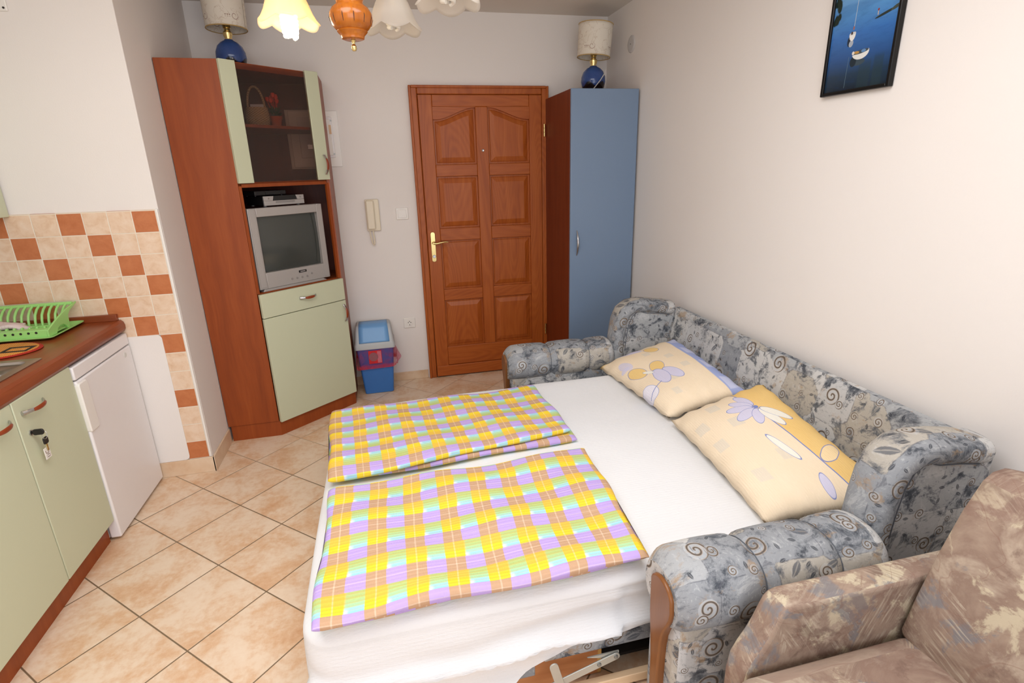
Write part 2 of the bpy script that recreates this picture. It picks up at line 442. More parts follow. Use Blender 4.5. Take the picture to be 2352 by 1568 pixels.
# ------------------------------------------------------------------ door
def build_door():
    fr = MB()
    X0, X1, ZT = -1.404, -0.444, 2.060
    for a in ((X0, -1.350, -0.030, 0, 0, ZT), (-0.492, X1, -0.030, 0, 0, ZT), (-1.350, -.492, -0.030, 0, 2.006, ZT)): fr.box(*a)
    d = fr.build('door_1', M_DOOR, bevel=0.006); struct(d, 'stained pine panelled entrance door')
    ar = MB()
    for a in ((X0 - .001, -1.388, -0.040, -.03, 0, ZT), (-0.460, X1 + .001, -0.040, -.03, 0, ZT), (-1.388, -.46, -0.040, -.03, 2.044, ZT + .001)): ar.box(*a)
    ar.build('frame_moulding', M_DOOR, d, bevel=.004)
    LX0, LX1, LZ0, LZ1 = -1.348, -0.494, 0.010, 2.004
    yb, yf = -0.008, -0.034                      # back board and front of stiles
    bx('leaf_board', M_DOOR, (LX0, LX1, -0.012, -0.001, LZ0, LZ1), d, smooth=False)
    cols = [(-1.255, -0.965), (-0.880, -0.584)]
    rows = [(0.241, 0.603), (0.685, 1.041), (1.128, 1.482), (1.560, 1.850)]
    bx('stile', M_DOOR, (LX0, -1.255, yf, -0.012, LZ0, LZ1), d, bevel=.004)
    bx('stile', M_DOOR, (-0.584, LX1, yf, -0.012, LZ0, LZ1), d, bevel=.004)
    bx('mullion', M_DOOR, (-0.965, -0.880, yf, -0.012, 0.241, 1.93), d, bevel=.004)
    def arch(t): # t 0 at the outer end .. 1 at the mullion
        return 1.850 + 0.075 * sstep(0.05, 1.0, t)
    for ci, (a, b) in enumerate(cols):
        zs = [(LZ0 + .085, .241), (.603, .685), (1.041, 1.128), (1.482, 1.560)]
        for z0, z1 in zs[1:]:
            MB().box(a, b, yf + .001, -.012, z0, z1).build('rail', M_DOOR, d, bevel=.004, rot=True)
        out = [(lerp(a, b, k / 14), arch(k / 14 if ci == 0 else 1 - k / 14)) for k in range(15)]
        MB().prism(out + [(b, 1.93), (a, 1.93)], lambda p, q, t: (p, yf + .001 if t else -.012, q)).build('arched_rail', M_DOOR, d, rot=True)
    MB().box(-1.255, -.584, yf + .001, -.012, .095, .241).build('bottom_rail', M_DOOR, d, bevel=.004, rot=True)
    MB().box(LX0, LX1, yf - .006, -.012, LZ0, .093).build('kick_board', M_DOOR, d, bevel=.004, rot=True)
    MB().box(-1.255, -.584, yf + .001, -.012, 1.93, LZ1).build('top_rail', M_DOOR, d, bevel=.004, rot=True)
    for ci, (a, b) in enumerate(cols):
        for ri, (z0, z1) in enumerate(rows):
            def outline(ins):
                if ri < 3:
                    return [(a + ins, z0 + ins), (b - ins, z0 + ins), (b - ins, z1 - ins), (a + ins, z1 - ins)]
                pts = [(a + ins, z0 + ins), (b - ins, z0 + ins)]
                for k in range(15):
                    t = k / 14; x = lerp(b - ins, a + ins, t)
                    tt = (x - a) / (b - a)
                    pts.append((x, arch(tt if ci == 0 else 1 - tt) - ins))
                return pts
            mb = MB(); loops = []
            for ins, yy in ((0.0, -.0125), (0.012, -.0130), (0.016, -.017), (0.046, -.028), (0.050, -.028)):
                loops.append([(p, yy, q_) for p, q_ in outline(ins)])
            n = len(loops[0]); vs = [p for L in loops for p in L]; fs = []
            for i in range(len(loops) - 1):
                for k in range(n): fs.append((i * n + k, i * n + (k + 1) % n, (i + 1) * n + (k + 1) % n, (i + 1) * n + k))
            fs.append(tuple((len(loops) - 1) * n + k for k in range(n)))
            mb.add(vs, fs).build('panel', M_DOOR, d, angle=12)
    # brass furniture
    pts = rrect(-1.327, -1.294, 0.895, 1.108, 0.0155)
    hp = MB().prism(pts, lambda p, q, t: (p, yf - (.006 if t else -.001), q)).build('handle_plate', M_BRASS, d, bevel=.002)
    hp['label'] = 'polished brass handle plate'
    lv = MB(); lv.lathe([(0.011, yf - .006), (0.011, yf - .02), (.008, yf - .022), (.008, yf - .045)], (-1.31, 0, 1.032), 16, 'y')
    lv.tube([(-1.312, yf - .047, 1.032), (-1.29, yf - .05, 1.030), (-1.255, yf - .049, 1.036), (-1.23, yf - .048, 1.040), (-1.208, yf - .046, 1.037)], [.008, .0075, .007, .006, .0045], 10)
    lv.build('door_handle', M_BRASS, hp)
    MB().lathe([(0.012, yf - .005), (0.012, yf - .009), (.010, yf - .011), (0, yf - .011)], (-1.31, 0, .935), 20, 'y').build('keyhole_cylinder', M_CHROME, hp)
    MB().lathe([(0.009, yf + .001), (0.009, yf - .004), (.006, yf - .006), (0, yf - .005)], (-0.922, 0, 1.648), 20, 'y').build('peephole', M_CHROME, d)
    for z in (1.774, 0.318):
        h = MB()
        for k in range(3): h.lathe([(0, z - .042 + k * .028), (.007, z - .041 + k * .028), (.007, z - .015 + k * .028), (0, z - .014 + k * .028)], (-.478, -.045, 0), 12)
        h.build('hinge', M_BRASS, d)
    return d
build_door()

# ------------------------------------------------------------------ small fittings on the walls
t = thing('intercom_handset', 'ivory intercom handset hanging on the white wall left of the door', 'intercom', (-1.71, 0, 1.135))
MB().prism(rrect(-.046, .046, 0, .212, .008), lambda a, b, k: (a, -(.026 if k else .001), b)).build('wall_unit', M_IVORY, t, bevel=.004)
MB().prism(rrect(-.040, .012, .012, .206, .008), lambda a, b, k: (a, -(.052 if k else .026), b)).build('receiver', M_IVORY, t, bevel=.008, seg=3)
cd = [(-.03, -.03, .0), (-.026, -.034, -.04), (-.018, -.03, -.085), (-.012, -.028, -.10), (-.006, -.026, -.09), (-.004, -.022, -.05), (-.008, -.018, 0.002)]
MB().tube(cd, .0045, 8).build('coiled_cord', M_IVORY, t)

t = thing('light_switch', 'square white rocker light switch on the wall beside the door frame', 'light switch', (-1.510, 0, 1.242))
MB().prism(rrect(-.042, .042, -.040, .040, .005), lambda a, b, k: (a, -(.009 if k else .0005), b)).build('cover_plate', M_PLASTIC, t, bevel=.003)
MB().prism(rrect(-.029, .029, -.028, .028, .003), lambda a, b, k: (a, -(.013 if k else .009), b)).build('rocker', M_PLASTIC, t, bevel=.002)

t = thing('wall_socket', 'white round-pin power socket low on the wall beside the door frame', 'socket', (-1.524, 0, 0.449))
MB().prism(rrect(-.042, .042, -.038, .038, .004), lambda a, b, k: (a, -(.009 if k else .0005), b)).build('cover_plate', M_PLASTIC, t, bevel=.003)
sk = MB().lathe([(.021, -.0085), (.021, -.0125), (.0185, -.0125), (.0175, -.0095), (0, -.0095)], (0, 0, 0), 24, 'y').build('socket_ring', M_PLASTIC, t)
for a, b in ((-.009, .003), (.009, .003), (0, .012), (0, -.014)):
    MB().lathe([(0, -.0105), (.0032, -.0105), (.0032, -.0095), (0, -.0095)], (a, 0, b), 12, 'y').build('contact_hole', M_SHADOWGAP, t)

t = thing('blank_cover_plate', 'white blank wall plate just above the blue swing bin', 'wall plate', (-1.712, 0, 0.452))
MB().prism(rrect(-.040, .040, -.038, .038, .004), lambda a, b, k: (a, -(.009 if k else .0005), b)).build('cover_plate', M_PLASTIC, t, bevel=.003)

t = thing('fuse_box', 'flat white fuse box on the wall, half hidden by the tall corner cabinet', 'fuse box', (-2.02, 0, 1.736))
MB().prism(rrect(-.152, .150, -.172, .172, .006), lambda a, b, k: (a, -(.010 if k else .0005), b)).build('cover_plate', M_PLASTIC, t, bevel=.003)
MB().prism(rrect(-.10, .112, -.115, .135, .006), lambda a, b, k: (a, -(.018 if k else .010), b)).build('hinged_flap', M_WHITE, t, bevel=.003)
bx('breaker_strip', M_PLASTIC, (.045, .100, -.030, -.018, -.10, .12), t, bevel=.003)
bx('warning_label', plain('orange_label', C(226, 190, 150), .5), (.09, .104, -.0335, -.0305, .03, .085), t)
for z in (.112, -.092):
    MB().lathe([(0, -.021), (.005, -.021), (.005, -.018), (0, -.018)], (.106, 0, z), 12, 'y').build('screw', M_BOLT, t)
MB().box(-.055, -.015, -.024, -.018, -.06, -.03).build('flap_latch', M_CHROME, t, bevel=.002)

t = thing('round_vent_cover', 'small round grey-white vent cover high on the right wall', 'vent cover', (0, -.395, 2.258))
MB().lathe([(.050, -.0005), (.050, -.004), (.046, -.007), (.035, -.0072), (0, -.008)], (0, 0, 0), 36, 'x').build('cover_disc', plain('vent_grey', C(206, 202, 200), .6), t)
MB().lathe([(.004, -.008), (.004, -.0095), (0, -.0095)], (0, 0, 0), 12, 'x').build('screw', M_BOLT, t)

t = thing('junction_box_cover', 'square white cover plate high on the wall above the wall tiles', 'wall plate', (-3.088, NY, 2.222))
MB().prism(rrect(-.042, .042, -.042, .042, .004), lambda a, b, k: (a, -(.010 if k else .0005), b)).build('cover_plate', M_PLASTIC, t, bevel=.003)
MB().lathe([(0, -.012), (.004, -.012), (.004, -.010), (0, -.010)], (.031, 0, -.031), 10, 'y').build('screw', M_SHADOWGAP, t)

# framed picture on the right wall
def picture_mat():
    m, nt, bs = new_mat('bay_print')
    u, v, _ = uvw(nt)          # u 0..1 left to right as seen, v 0..1 from the bottom
    v = v / .72
    col = ramp(nt, v, [(0.0, C(26, 40, 52)), (0.14, C(34, 56, 78)), (0.30, C(44, 84, 140)), (0.50, C(58, 112, 182)), (0.7, C(86, 146, 204)), (1.0, C(130, 176, 218))])
    wv = noise(nt, comb(nt, u * 5.0, v * 22.0), 1.0, 4, .6)
    col = mixc(nt, wv.step(.45, .75) * .25, col, C(26, 60, 110))
    hill = (v - (u * .10 + .60) - noise(nt, comb(nt, u * 3.0, 0.0), 1.5, 3) * .05).step(0.0, .03) * (v - .75).step(.03, 0.0)
    col = mixc(nt, hill * .4, col, C(62, 112, 170))
    for u0, w_, h_ in ((.62, .16, .20), (.82, .12, .23)):
        col = mixc(nt, ((u - u0).abs() - w_ / 2).step(.02, 0.0) * (v - h_).step(.06, 0.0) * .5, col, C(40, 60, 66))
    def el(cx, cy, a, b, c, ang=0.0, soft=.12):
        nonlocal col
        dx, dy = u - cx, v - cy; ca, sa = math.cos(ang), math.sin(ang)
        p, q_ = (dx * ca + dy * sa) / a, (dy * ca - dx * sa) / b
        col = mixc(nt, (p * p + q_ * q_).step(1.0 + soft, 1.0 - soft), col, c)
    def ln(x0, y0, x1, y1, wd_, c, k=1.0):
        nonlocal col
        tt = (v - y0) / (y1 - y0)
        xx = tt * (x1 - x0) + x0
        col = mixc(nt, (u - xx).abs().step(wd_, wd_ * .4) * tt.gt(0.0) * tt.lt(1.0) * k, col, c)
    for k in range(16):
        el(.02 + .085 * random.random(), .62 + .36 * random.random(), .035, .03, C(24, 40, 34), random.random() * 3, .5)
    for k in range(6):
        el(.05 + .3 * random.random(), .985, .04, .012, C(24, 44, 36), 0, .5)
    ln(.36, .555, .375, .99, .006, C(190, 200, 205), .8)
    el(.82, .60, .16, .012, C(44, 54, 50), .16)
    el(.95, .625, .07, .016, C(70, 78, 70), .25)
    ln(.70, .60, .70, .645, .009, C(196, 178, 160)); el(.70, .645, .012, .011, C(150, 50, 40))
    def hull(cx, cy, a, b, c, slope, soft=.03):
        nonlocal col
        p, q_ = (u - cx) / a, (v - cy) / b
        col = mixc(nt, (p * p + q_ * q_).step(1.06, .94) * (v - cy - (u - cx) * slope).step(.004, -.004), col, c)
    # white sailing boat seen from the bow, with its reflection
    el(.315, .435, .035, .045, C(30, 44, 62)); el(.345, .415, .036, .030, C(168, 176, 186), .5)
    hull(.350, .500, .050, .062, C(232, 232, 228), .10); el(.350, .502, .050, .012, C(206, 208, 208), .08); el(.338, .506, .016, .014, C(70, 56, 54)); el(.356, .548, .010, .017, C(170, 98, 72))
    # white rowing boat, three-quarter view, with its reflection
    el(.51, .232, .095, .028, C(58, 74, 84), .05); el(.42, .245, .05, .045, C(28, 42, 52))
    hull(.52, .318, .130, .062, C(228, 228, 224), .14); el(.52, .322, .122, .017, C(66, 76, 84), .06)
    el(.455, .322, .045, .012, C(186, 142, 74), -.05); el(.565, .326, .036, .014, C(96, 138, 184)); el(.405, .322, .020, .016, C(226, 218, 206))
    ln(.33, .02, .345, .30, .005, C(100, 128, 142), .7)
    setc(nt, bs, col); bs.inputs['Roughness'].default_value = .12
    return m
t = thing('framed_picture', 'black framed photo of two small white boats on blue water', 'picture', (0, -2.22, 1.746))
PW, PH, FW = .290, .52, .012
bl = M_DARK
fr = MB()
for a in ((-.022, -.001, PW / 2 - FW, PW / 2, 0, PH), (-.022, -.001, -PW / 2, -PW / 2 + FW, 0, PH), (-.022, -.001, -PW / 2 + FW, PW / 2 - FW, 0, FW), (-.022, -.001, -PW / 2 + FW, PW / 2 - FW, PH - FW, PH)): fr.box(*a)
fr.build('frame', plain('black_lacquer', C(16, 15, 15), .3, spec=.3), t, bevel=.003)
mb = MB(); a = PW / 2 - FW
mb.add([(-.014, a, FW), (-.014, -a, FW), (-.014, -a, PH - FW), (-.014, a, PH - FW), (-.004, a, FW), (-.004, -a, FW), (-.004, -a, PH - FW), (-.004, a, PH - FW)],
       [(0, 1, 2, 3), (7, 6, 5, 4), (0, 4, 5, 1), (1, 5, 6, 2), (2, 6, 7, 3), (3, 7, 4, 0)],
       [[(0, 0), (1, 0), (1, 1), (0, 1)]] + [[(0, 0)] * 4] * 5)
mb.build('print', picture_mat(), t, smooth=False)
t.location.x = 0

# ------------------------------------------------------------------ handles
def bow_handle(parent, o, along, out, L=.112, z_off=0.0):
    """chrome bow with a reddish wood grip; o centre, along/out unit vectors"""
    o, al, ou = Vector(o), Vector(along), Vector(out)
    def pt(s, h): return o + al * (s * L / 2) + ou * h
    side = al.cross(ou)
    def sweep(s0, s1, n, wfn, name, mat, par, lift=0.0, th=.005):
        rings = []
        for i in range(n + 1):
            s_ = lerp(s0, s1, i / n); h = .004 + .024 * (1 - abs(s_) ** 2.2) + lift; wd_ = wfn(s_)
            c = pt(s_, h)
            rings.append([c + side * wd_ * math.cos(k * PI / 4) + ou * th * math.sin(k * PI / 4) for k in range(8)])
        return MB().loft(rings).build(name, mat, par)
    h = sweep(-1, 1, 16, lambda s_: .0085 - .003 * math.cos(s_ * PI / 2), 'handle', M_CHROME, parent)
    sweep(-.55, .62, 10, lambda s_: .0022 + .0062 * math.sqrt(max(0.0, 1 - (s_ / .66) ** 2)), 'wood_grip', M_HANDLEWOOD, h, .0035, .004)
    return h

# ------------------------------------------------------------------ tall corner cabinet
CAB = (-2.379, -0.715, 0); CRZ = math.atan2(.371, .437)
ux, uy = math.cos(CRZ), math.sin(CRZ)
def loc(u, d): return (CAB[0] + u * ux - d * uy, CAB[1] + u * uy + d * ux)
cab = thing('corner_cabinet', 'tall cherry wood corner cabinet with pale green doors and a television niche', 'cabinet')
PENT = [(-2.660, -.715), (-2.379, -.715), (-1.942, -.344), (-1.942, -.012), (-2.660, -.012)]
def inset(z0, z1, name, mat, pts=None, **k):
    return MB().prism(pts or PENT, lambda a, b, q_: (a, b, z1 if q_ else z0)).build(name, mat, cab, **k)
PENTI = [(-2.658, -.697), (-2.386, -.697), (-1.958, -.334), (-1.958, -.022), (-2.658, -.022)]
bx('side_panel', M_CHERRY, (-2.662, -2.379, -.715, -.697, .098, 2.079), cab, bevel=.001)
MB().prism([(-1.960, -.344 - .0), (-1.942, -.344), (-1.942, -.012), (-1.960, -.012)], lambda a, b, q_: (a, b, 2.079 if q_ else .098)).build('side_panel', M_CHERRY, cab)
for z0, z1, nm in ((2.061, 2.079, 'top_panel'), (1.470, 1.488, 'fixed_shelf'), (.866, .884, 'fixed_shelf'), (1.768, 1.783, 'shelf')):
    P_ = PENTI if nm != 'shelf' else [(-2.658, -.697), (-2.372, -.690), (-1.962, -.338), (-1.962, -.022), (-2.658, -.022)]
    inset(z0, z1, nm, M_CHERRY if nm != 'shelf' else M_CHERRY, P_)
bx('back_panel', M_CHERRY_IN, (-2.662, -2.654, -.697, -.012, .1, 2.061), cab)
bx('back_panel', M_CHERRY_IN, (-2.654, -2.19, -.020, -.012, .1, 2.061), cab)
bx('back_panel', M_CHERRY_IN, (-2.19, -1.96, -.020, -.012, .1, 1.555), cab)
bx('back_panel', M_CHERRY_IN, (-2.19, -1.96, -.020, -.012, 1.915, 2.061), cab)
inset(0.0, .095, 'plinth', M_CHERRY, [(-2.650, -.708), (-2.376, -.708), (-1.946, -.343), (-1.946, -.012), (-2.650, -.012)])
# stiles beside the niche along the diagonal face
def dbox(name, mat, u0, u1, d0, d1, z0, z1, parent=cab, bevel=0.0, **k):
    """a box in the frame of the diagonal face: u along it, d into the cabinet"""
    pts = [loc(u0, d0), loc(u1, d0), loc(u1, d1), loc(u0, d1)]
    return MB().prism(pts, lambda a, b, q_: (a, b, z1 if q_ else z0)).build(name, mat, parent, bevel=bevel, **k)
dbox('stile', M_CHERRY, .004, .020, .004, .020, .884, 1.470)
dbox('stile', M_CHERRY, .550, .568, .004, .020, .884, 1.470)
out = (uy, -ux, 0); al = (ux, uy, 0)
D0, D1 = -.019, .001
# glazed door
gd = dbox('glass_door', M_GREEN, .000, .084, D0, D1, 1.484, 2.079, bevel=.002)
gd['label'] = 'pale green door with a wide tinted glass pane'
o2 = dbox('door_stile', M_GREEN, .486, .568, D0, D1, 1.488, 2.079, gd, bevel=.002)
def glass_mat():
    m, nt, bs = new_mat('smoked_glass')
    for n in list(nt.nodes):
        if n.type != 'OUTPUT_MATERIAL': nt.nodes.remove(n)
    outn = [n for n in nt.nodes if n.type == 'OUTPUT_MATERIAL'][0]
    tr = nt.nodes.new('ShaderNodeBsdfTransparent')
    t_ = nt.nodes.new('ShaderNodeTexCoord'); f = noise(nt, t_.outputs['Object'], 4, 1)
    nt.links.new(mixc(nt, f, (.78, .67, .61, 1), (.80, .69, .63, 1)), tr.inputs[0])
    gl = nt.nodes.new('ShaderNodeBsdfGlossy'); gl.inputs['Roughness'].default_value = .04
    fz = nt.nodes.new('ShaderNodeFresnel'); fz.inputs[0].default_value = 1.45
    mx = nt.nodes.new('ShaderNodeMixShader'); nt.links.new(fz.outputs[0], mx.inputs[0])
    nt.links.new(tr.outputs[0], mx.inputs[1]); nt.links.new(gl.outputs[0], mx.inputs[2])
    nt.links.new(mx.outputs[0], outn.inputs['Surface'])
    return m
dbox('glass_pane', glass_mat(), .084, .486, -.012, -.007, 1.488, 2.070, gd)
bow_handle(o2, (*loc(.540, D0 - .001), 1.574), (0, 0, 1), out)
o2['label'] = 'pale green door edge with bow handle'
# drawer, lower door
dr = dbox('drawer', M_GREEN, .006, .570, D0, D1, .742, .880, bevel=.002)
bow_handle(dr, (*loc(.300, D0 - .001), .815), al, out)
ld = dbox('door', M_GREEN, .006, .570, D0, D1, .092, .738, bevel=.002)
bow_handle(ld, (*loc(.548, D0 - .001), .658), (0, 0, 1), out)
# top edge of the glazed opening
dbox('top_rail', M_CHERRY, .02, .55, .001, .018, 2.045, 2.061)
dbox('niche_rail', M_CHERRY, .02, .55, .001, .018, 1.462, 1.480)

# television in the niche
tv = thing('television', 'silver tube television standing in the niche of the corner cabinet', 'television', (*loc(.268, .06), .884), CRZ)
TW = .470
def tvp(x, y, z): return (x, y, z)
fb = MB()   # front bezel with opening: x -.235...235, z .014...466
X0, X1, Z0, Z1 = -TW / 2, TW / 2, .016, .466
sx0, sx1, sz0, sz1 = -.186, .200, .106, .418
ys = -.045
for a in ((X0, sx0, ys, .0, Z0, Z1), (sx1, X1, ys, .0, Z0, Z1), (sx0, sx1, ys, .0, sz1, Z1), (sx0, sx1, ys, 0, Z0, sz0)): fb.box(*a)
fb.build('bezel', M_SILVER, tv, bevel=.003)
scr = MB().grid(lambda a, b: (lerp(sx0 - .004, sx1 + .004, a), -.030 + .018 * ((2 * a - 1) ** 2 + (2 * b - 1) ** 2) / 2, lerp(sz0 - .004, sz1 + .004, b)), 12, 10)
scr.build('screen', M_SCREEN, tv)
for a in ((X0 + .006, X0 + .040, ys - .003, ys - .0005, Z0 + .01, Z1 - .006), (X1 - .040, X1 - .006, ys - .003, ys - .0005, Z0 + .01, Z1 - .006)):
    bx('speaker_strip', M_SILVER, a, tv, bevel=.004)
fo = MB()
fo.prism([(X0 + .02, 0), (X1 - .02, 0), (X1 - .05, .016), (X0 + .03, .016)], lambda a, b, q_: (a, -.040 if q_ else .04, b)).build('foot', M_SILVER, tv, bevel=.003)
back = MB()
rg = []
for y, k in ((0.0, 1.0), (.06, .98), (.12, .86), (.24, .56), (.28, .5)):
    hw, hh = TW / 2 * k - .004, (Z1 - Z0) / 2 * (k * .6 + .4)
    cz = (Z0 + Z1) / 2 * (1 - (1 - k) * .25)
    rg.append([(-hw, y, max(0.004, cz - hh)), (hw, y, max(0.004, cz - hh)), (hw, y, cz + hh - .004), (-hw, y, cz + hh - .004)])
back.loft(rg).build('rear_housing', M_DARK, tv)
bd = MB().prism(rrect(.020, .072, .075, .089, .003, 3), lambda a, b, q_: (a, -.047 if q_ else -.0448, b)).build('brand_badge', M_DARK, tv)
bx('badge_lettering', M_SILVER, (.030, .062, -.0482, -.0468, .0795, .0845), tv)
for k in range(5):
    MB().lathe([(0, ys - .004), (.006, ys - .004), (.006, ys), (0, ys)], (-.03 + k * .034, 0, .047 + (0 if k < 4 else .012)), 12, 'y').build('button', M_SILVERDK, tv)

dv = thing('dvd_player', 'silver and black disc player lying on top of the television', 'disc player', (*loc(.29, .05), 1.3512), CRZ)
bx('casing', M_DARK, (-.130, .125, .012, .19, .008, .058), dv, bevel=.002)
fc = MB()
fc.box(-.130, .125, 0, .012, .006, .032)
fc.prism([(-.130, .032), (-.075, .032), (-.068, .058), (-.130, .058)], lambda a, b, q_: (a, 0 if q_ else .012, b))
fc.prism([(.082, .032), (.125, .032), (.125, .058), (.072, .058)], lambda a, b, q_: (a, 0 if q_ else .012, b))
fc.build('front_panel', M_SILVER, dv, bevel=.002)
bx('display_window', M_DARK, (-.071, .076, .003, .012, .032, .058), dv)
bx('disc_tray', M_SILVERDK, (-.06, .06, -.003, .001, .019, .028), dv, bevel=.001)
for x in (-.11, .10):
    for y in (.03, .16):
        MB().lathe([(.010, 0), (.010, .008)], (x, y, 0), 12).build('foot', M_SILVERDK, dv)
for x in (-.1, .1): MB().lathe([(0, -.002), (.005, -.002), (.005, 0), (0, 0)], (x, 0, .045), 10, 'y').build('button', M_SILVERDK, dv)
sb = thing('set_top_box', 'flat black receiver box lying on the silver disc player', 'receiver box', (*loc(.225, .085), 1.4094), CRZ)
bx('casing', M_DARK, (-.095, .100, 0, .13, .004, .030), sb, bevel=.003)
bx('front_display', plain('smoked_window', C(14, 14, 16), .15), (-.03, .06, -.002, .001, .010, .022), sb)
for x in (-.08, .08):
    for y in (.02, .11): MB().lathe([(.007, 0), (.007, .004)], (x, y, 0), 10).build('foot', M_DARK, sb)

# things behind the glass
def wicker_mat():
    m, nt, bs = new_mat('wicker')
    x, y, z = uvw(nt, 'Object'); a = x.atan2(y)
    wv = ((z * 520.0).sin() * ((a * 17.0).sin())) * .5 + .5
    setc(nt, bs, mixc(nt, wv, C(140, 120, 88), C(214, 200, 164))); bs.inputs['Roughness'].default_value = .8
    bump(nt, bs, wv, .8, .004)
    return m
M_WICK = wicker_mat()
bk = thing('wicker_basket', 'small pale wicker basket with a tall handle behind the cabinet glass', 'basket', (*loc(.285, .19), 1.783))
rg = []
for r_, z in ((.050, 0), (.056, .02), (.060, .05), (.056, .085), (.052, .105), (.046, .105), (.050, .06), (.046, .006)):
    rg.append([(r_ * 1.1 * math.cos(k * PI / 12), r_ * .85 * math.sin(k * PI / 12), z) for k in range(24)])
MB().loft(rg).build('basket_body', M_WICK, bk)
MB().tube([(.045 * math.cos(a), 0, .10 + .115 * math.sin(a)) for a in [PI * k / 16 for k in range(17)]], .006, 8).build('basket_handle', M_WICK, bk)
bx('folded_paper', plain('blue_white_paper', C(196, 206, 216), .7), (-.03, .04, -.006, .004, .012, .122), bk)

pl = thing('potted_flower', 'small red flower in a terracotta pot behind the cabinet glass', 'potted plant', (*loc(.405, .205), 1.783))
MB().lathe([(.024, 0), (.033, .052), (.037, .052), (.037, .066), (.031, .066), (.029, .05), (0, .05)], (0, 0, 0), 24).build('pot', plain('terracotta', C(196, 96, 56), .8), pl)
M_LEAF = plain('dark_leaf', C(46, 84, 46), .5); M_PETAL = plain('red_petal', C(226, 60, 28), .5)
lf = MB()
for k in range(46):
    a = random.random() * 2 * PI; e = random.uniform(-.1, 1.2); L = random.uniform(.025, .05)
    b = Vector((math.cos(a) * .018 * random.random(), math.sin(a) * .018 * random.random(), .055 + .04 * random.random()))
    d_ = Vector((math.cos(a) * math.cos(e), math.sin(a) * math.cos(e), math.sin(e) + .25)).normalized(); sd = d_.cross(Vector((0, 0, 1))).normalized()
    up_ = sd.cross(d_) * .006
    lf.add([b, b + d_ * L * .5 + sd * .011 + up_, b + d_ * L, b + d_ * L * .5 - sd * .011 + up_], [(0, 1, 2), (0, 2, 3)])
lf.build('foliage', M_LEAF, pl, smooth=False)
for k in range(7):
    a = k * 2 * PI / 7 + .4; r_ = .018 + .014 * (k % 2); z = .135 + .028 * ((k * 3) % 4) / 3
    c = Vector((r_ * math.cos(a), r_ * math.sin(a), z)); mb = MB()
    mb.tube([(c.x * .4, c.y * .4, .08), c], .0018, 6)
    mb.lathe([(0, 0), (.008, .004), (.013, .016), (.010, .026), (0, .028)], c, 10)
    mb.build('blossom', M_PETAL, pl)

# ------------------------------------------------------------------ table lamps on the cabinets
def shade_mat():
    m, nt, bs = new_mat('marbled_parchment')
    u, v, _ = uvw(nt)
    p = comb(nt, u * 1.0, v * 1.0)
    n1 = noise(nt, p, 14, 4, .6, 1.2)
    vein = (n1 - .5).abs().step(.022, .0)
    n2 = noise(nt, p, 6, 3)
    col = mixc(nt, n2, C(226, 216, 198), C(240, 234, 222))
    col = mixc(nt, vein * .45, col, C(178, 152, 124))
    # three dots and a curl printed near the lower rim, repeated around the shade
    uu = u.mod(.17)
    for k in range(3):
        dx, dy = uu - (.046 + k * .011), v - .050
        col = mixc(nt, (dx * dx + dy * dy).sqrt().step(.0042, .0026) * .8, col, C(140, 104, 84))
        col = mixc(nt, (dx.abs().step(.004, .003) * (v - .041).abs().step(.0016, .0008)) * .6, col, C(150, 114, 94))
    dx, dy = uu - .094, v - .048
    r_ = (dx * dx + dy * dy).sqrt(); th = dy.atan2(dx)
    s_ = ((r_ / .013) - th / (2 * PI)).fract()
    ring = (s_ - .5).abs().step(.16, .08) * r_.step(.021, .0195) * r_.step(.006, .008)
    col = mixc(nt, ring * .8, col, C(150, 108, 92))
    setc(nt, bs, col); bs.inputs['Roughness'].default_value = .7
    return m
M_SHADE = shade_mat()
def ceramic_mat():
    m, nt, bs = new_mat('blue_glaze')
    x, y, z = uvw(nt, 'Object'); t_ = nt.nodes.new('ShaderNodeTexCoord')
    f = noise(nt, t_.outputs['Object'], 14, 4, .6)
    col = mixc(nt, f, C(38, 62, 122), C(66, 98, 160))
    a = x.atan2(y)
    drip = (z - .044 - (a * 5.0).sin() * .012 - f * .02).step(.012, 0.0)
    setc(nt, bs, mixc(nt, drip, col, C(22, 18, 20))); bs.inputs['Roughness'].default_value = .12
    return m
M_CERAM = ceramic_mat()
M_CORD = plain('clear_cord', C(216, 212, 206), .4)
def table_lamp(label, x, y, z, rz, tilt, cord):
    t = thing('table_lamp', label, 'table lamp', (x, y, z), rz, 'blue ceramic table lamps on top of the tall furniture')
    MB().lathe([(.050, 0), (.056, .008), (.072, .040), (.080, .075), (.078, .105), (.066, .135), (.046, .155), (.026, .165), (.022, .170), (0, .170)], (0, 0, 0), 40).build('ceramic_base', M_CERAM, t)
    MB().lathe([(.020, .168), (.018, .178), (.024, .190), (.024, .205), (.016, .214), (.016, .225), (.020, .228), (.020, .262), (0, .262)], (0, 0, 0), 24).build('brass_neck', M_BRASS, t)
    n = 48; r0, r1, h = .106, .110, .190
    def fn(a, b):
        an = 2 * PI * a; r_ = lerp(r0, r1, b)
        p = Matrix.Rotation(tilt[0], 3, 'X') @ (Matrix.Rotation(tilt[1], 3, 'Y') @ Vector((r_ * math.cos(an), r_ * math.sin(an), b * h)))
        return (p.x, p.y, p.z + .222)
    o = MB().grid(fn, n, 10, lambda a, b: (a * 2 * PI * .108, b * h)).build('lamp_shade', M_SHADE, t)
    so = o.modifiers.new('thick', 'SOLIDIFY'); so.thickness = .002
    for b_ in (0.0, 1.0):
        MB().tube([fn(k / n, b_) for k in range(n + 1)], .0028, 6).build('shade_rim', plain('gold_trim', C(196, 164, 104), .5), o)
    if cord: MB().tube([(.062, -.058, .150), (.035, -.080, .115), (0, -.088, .075), (-.04, -.082, .030), (-.065, -.075, .004), (-.12, -.05, .004)], .0028, 8).build('cord', M_CORD, t)
    return t
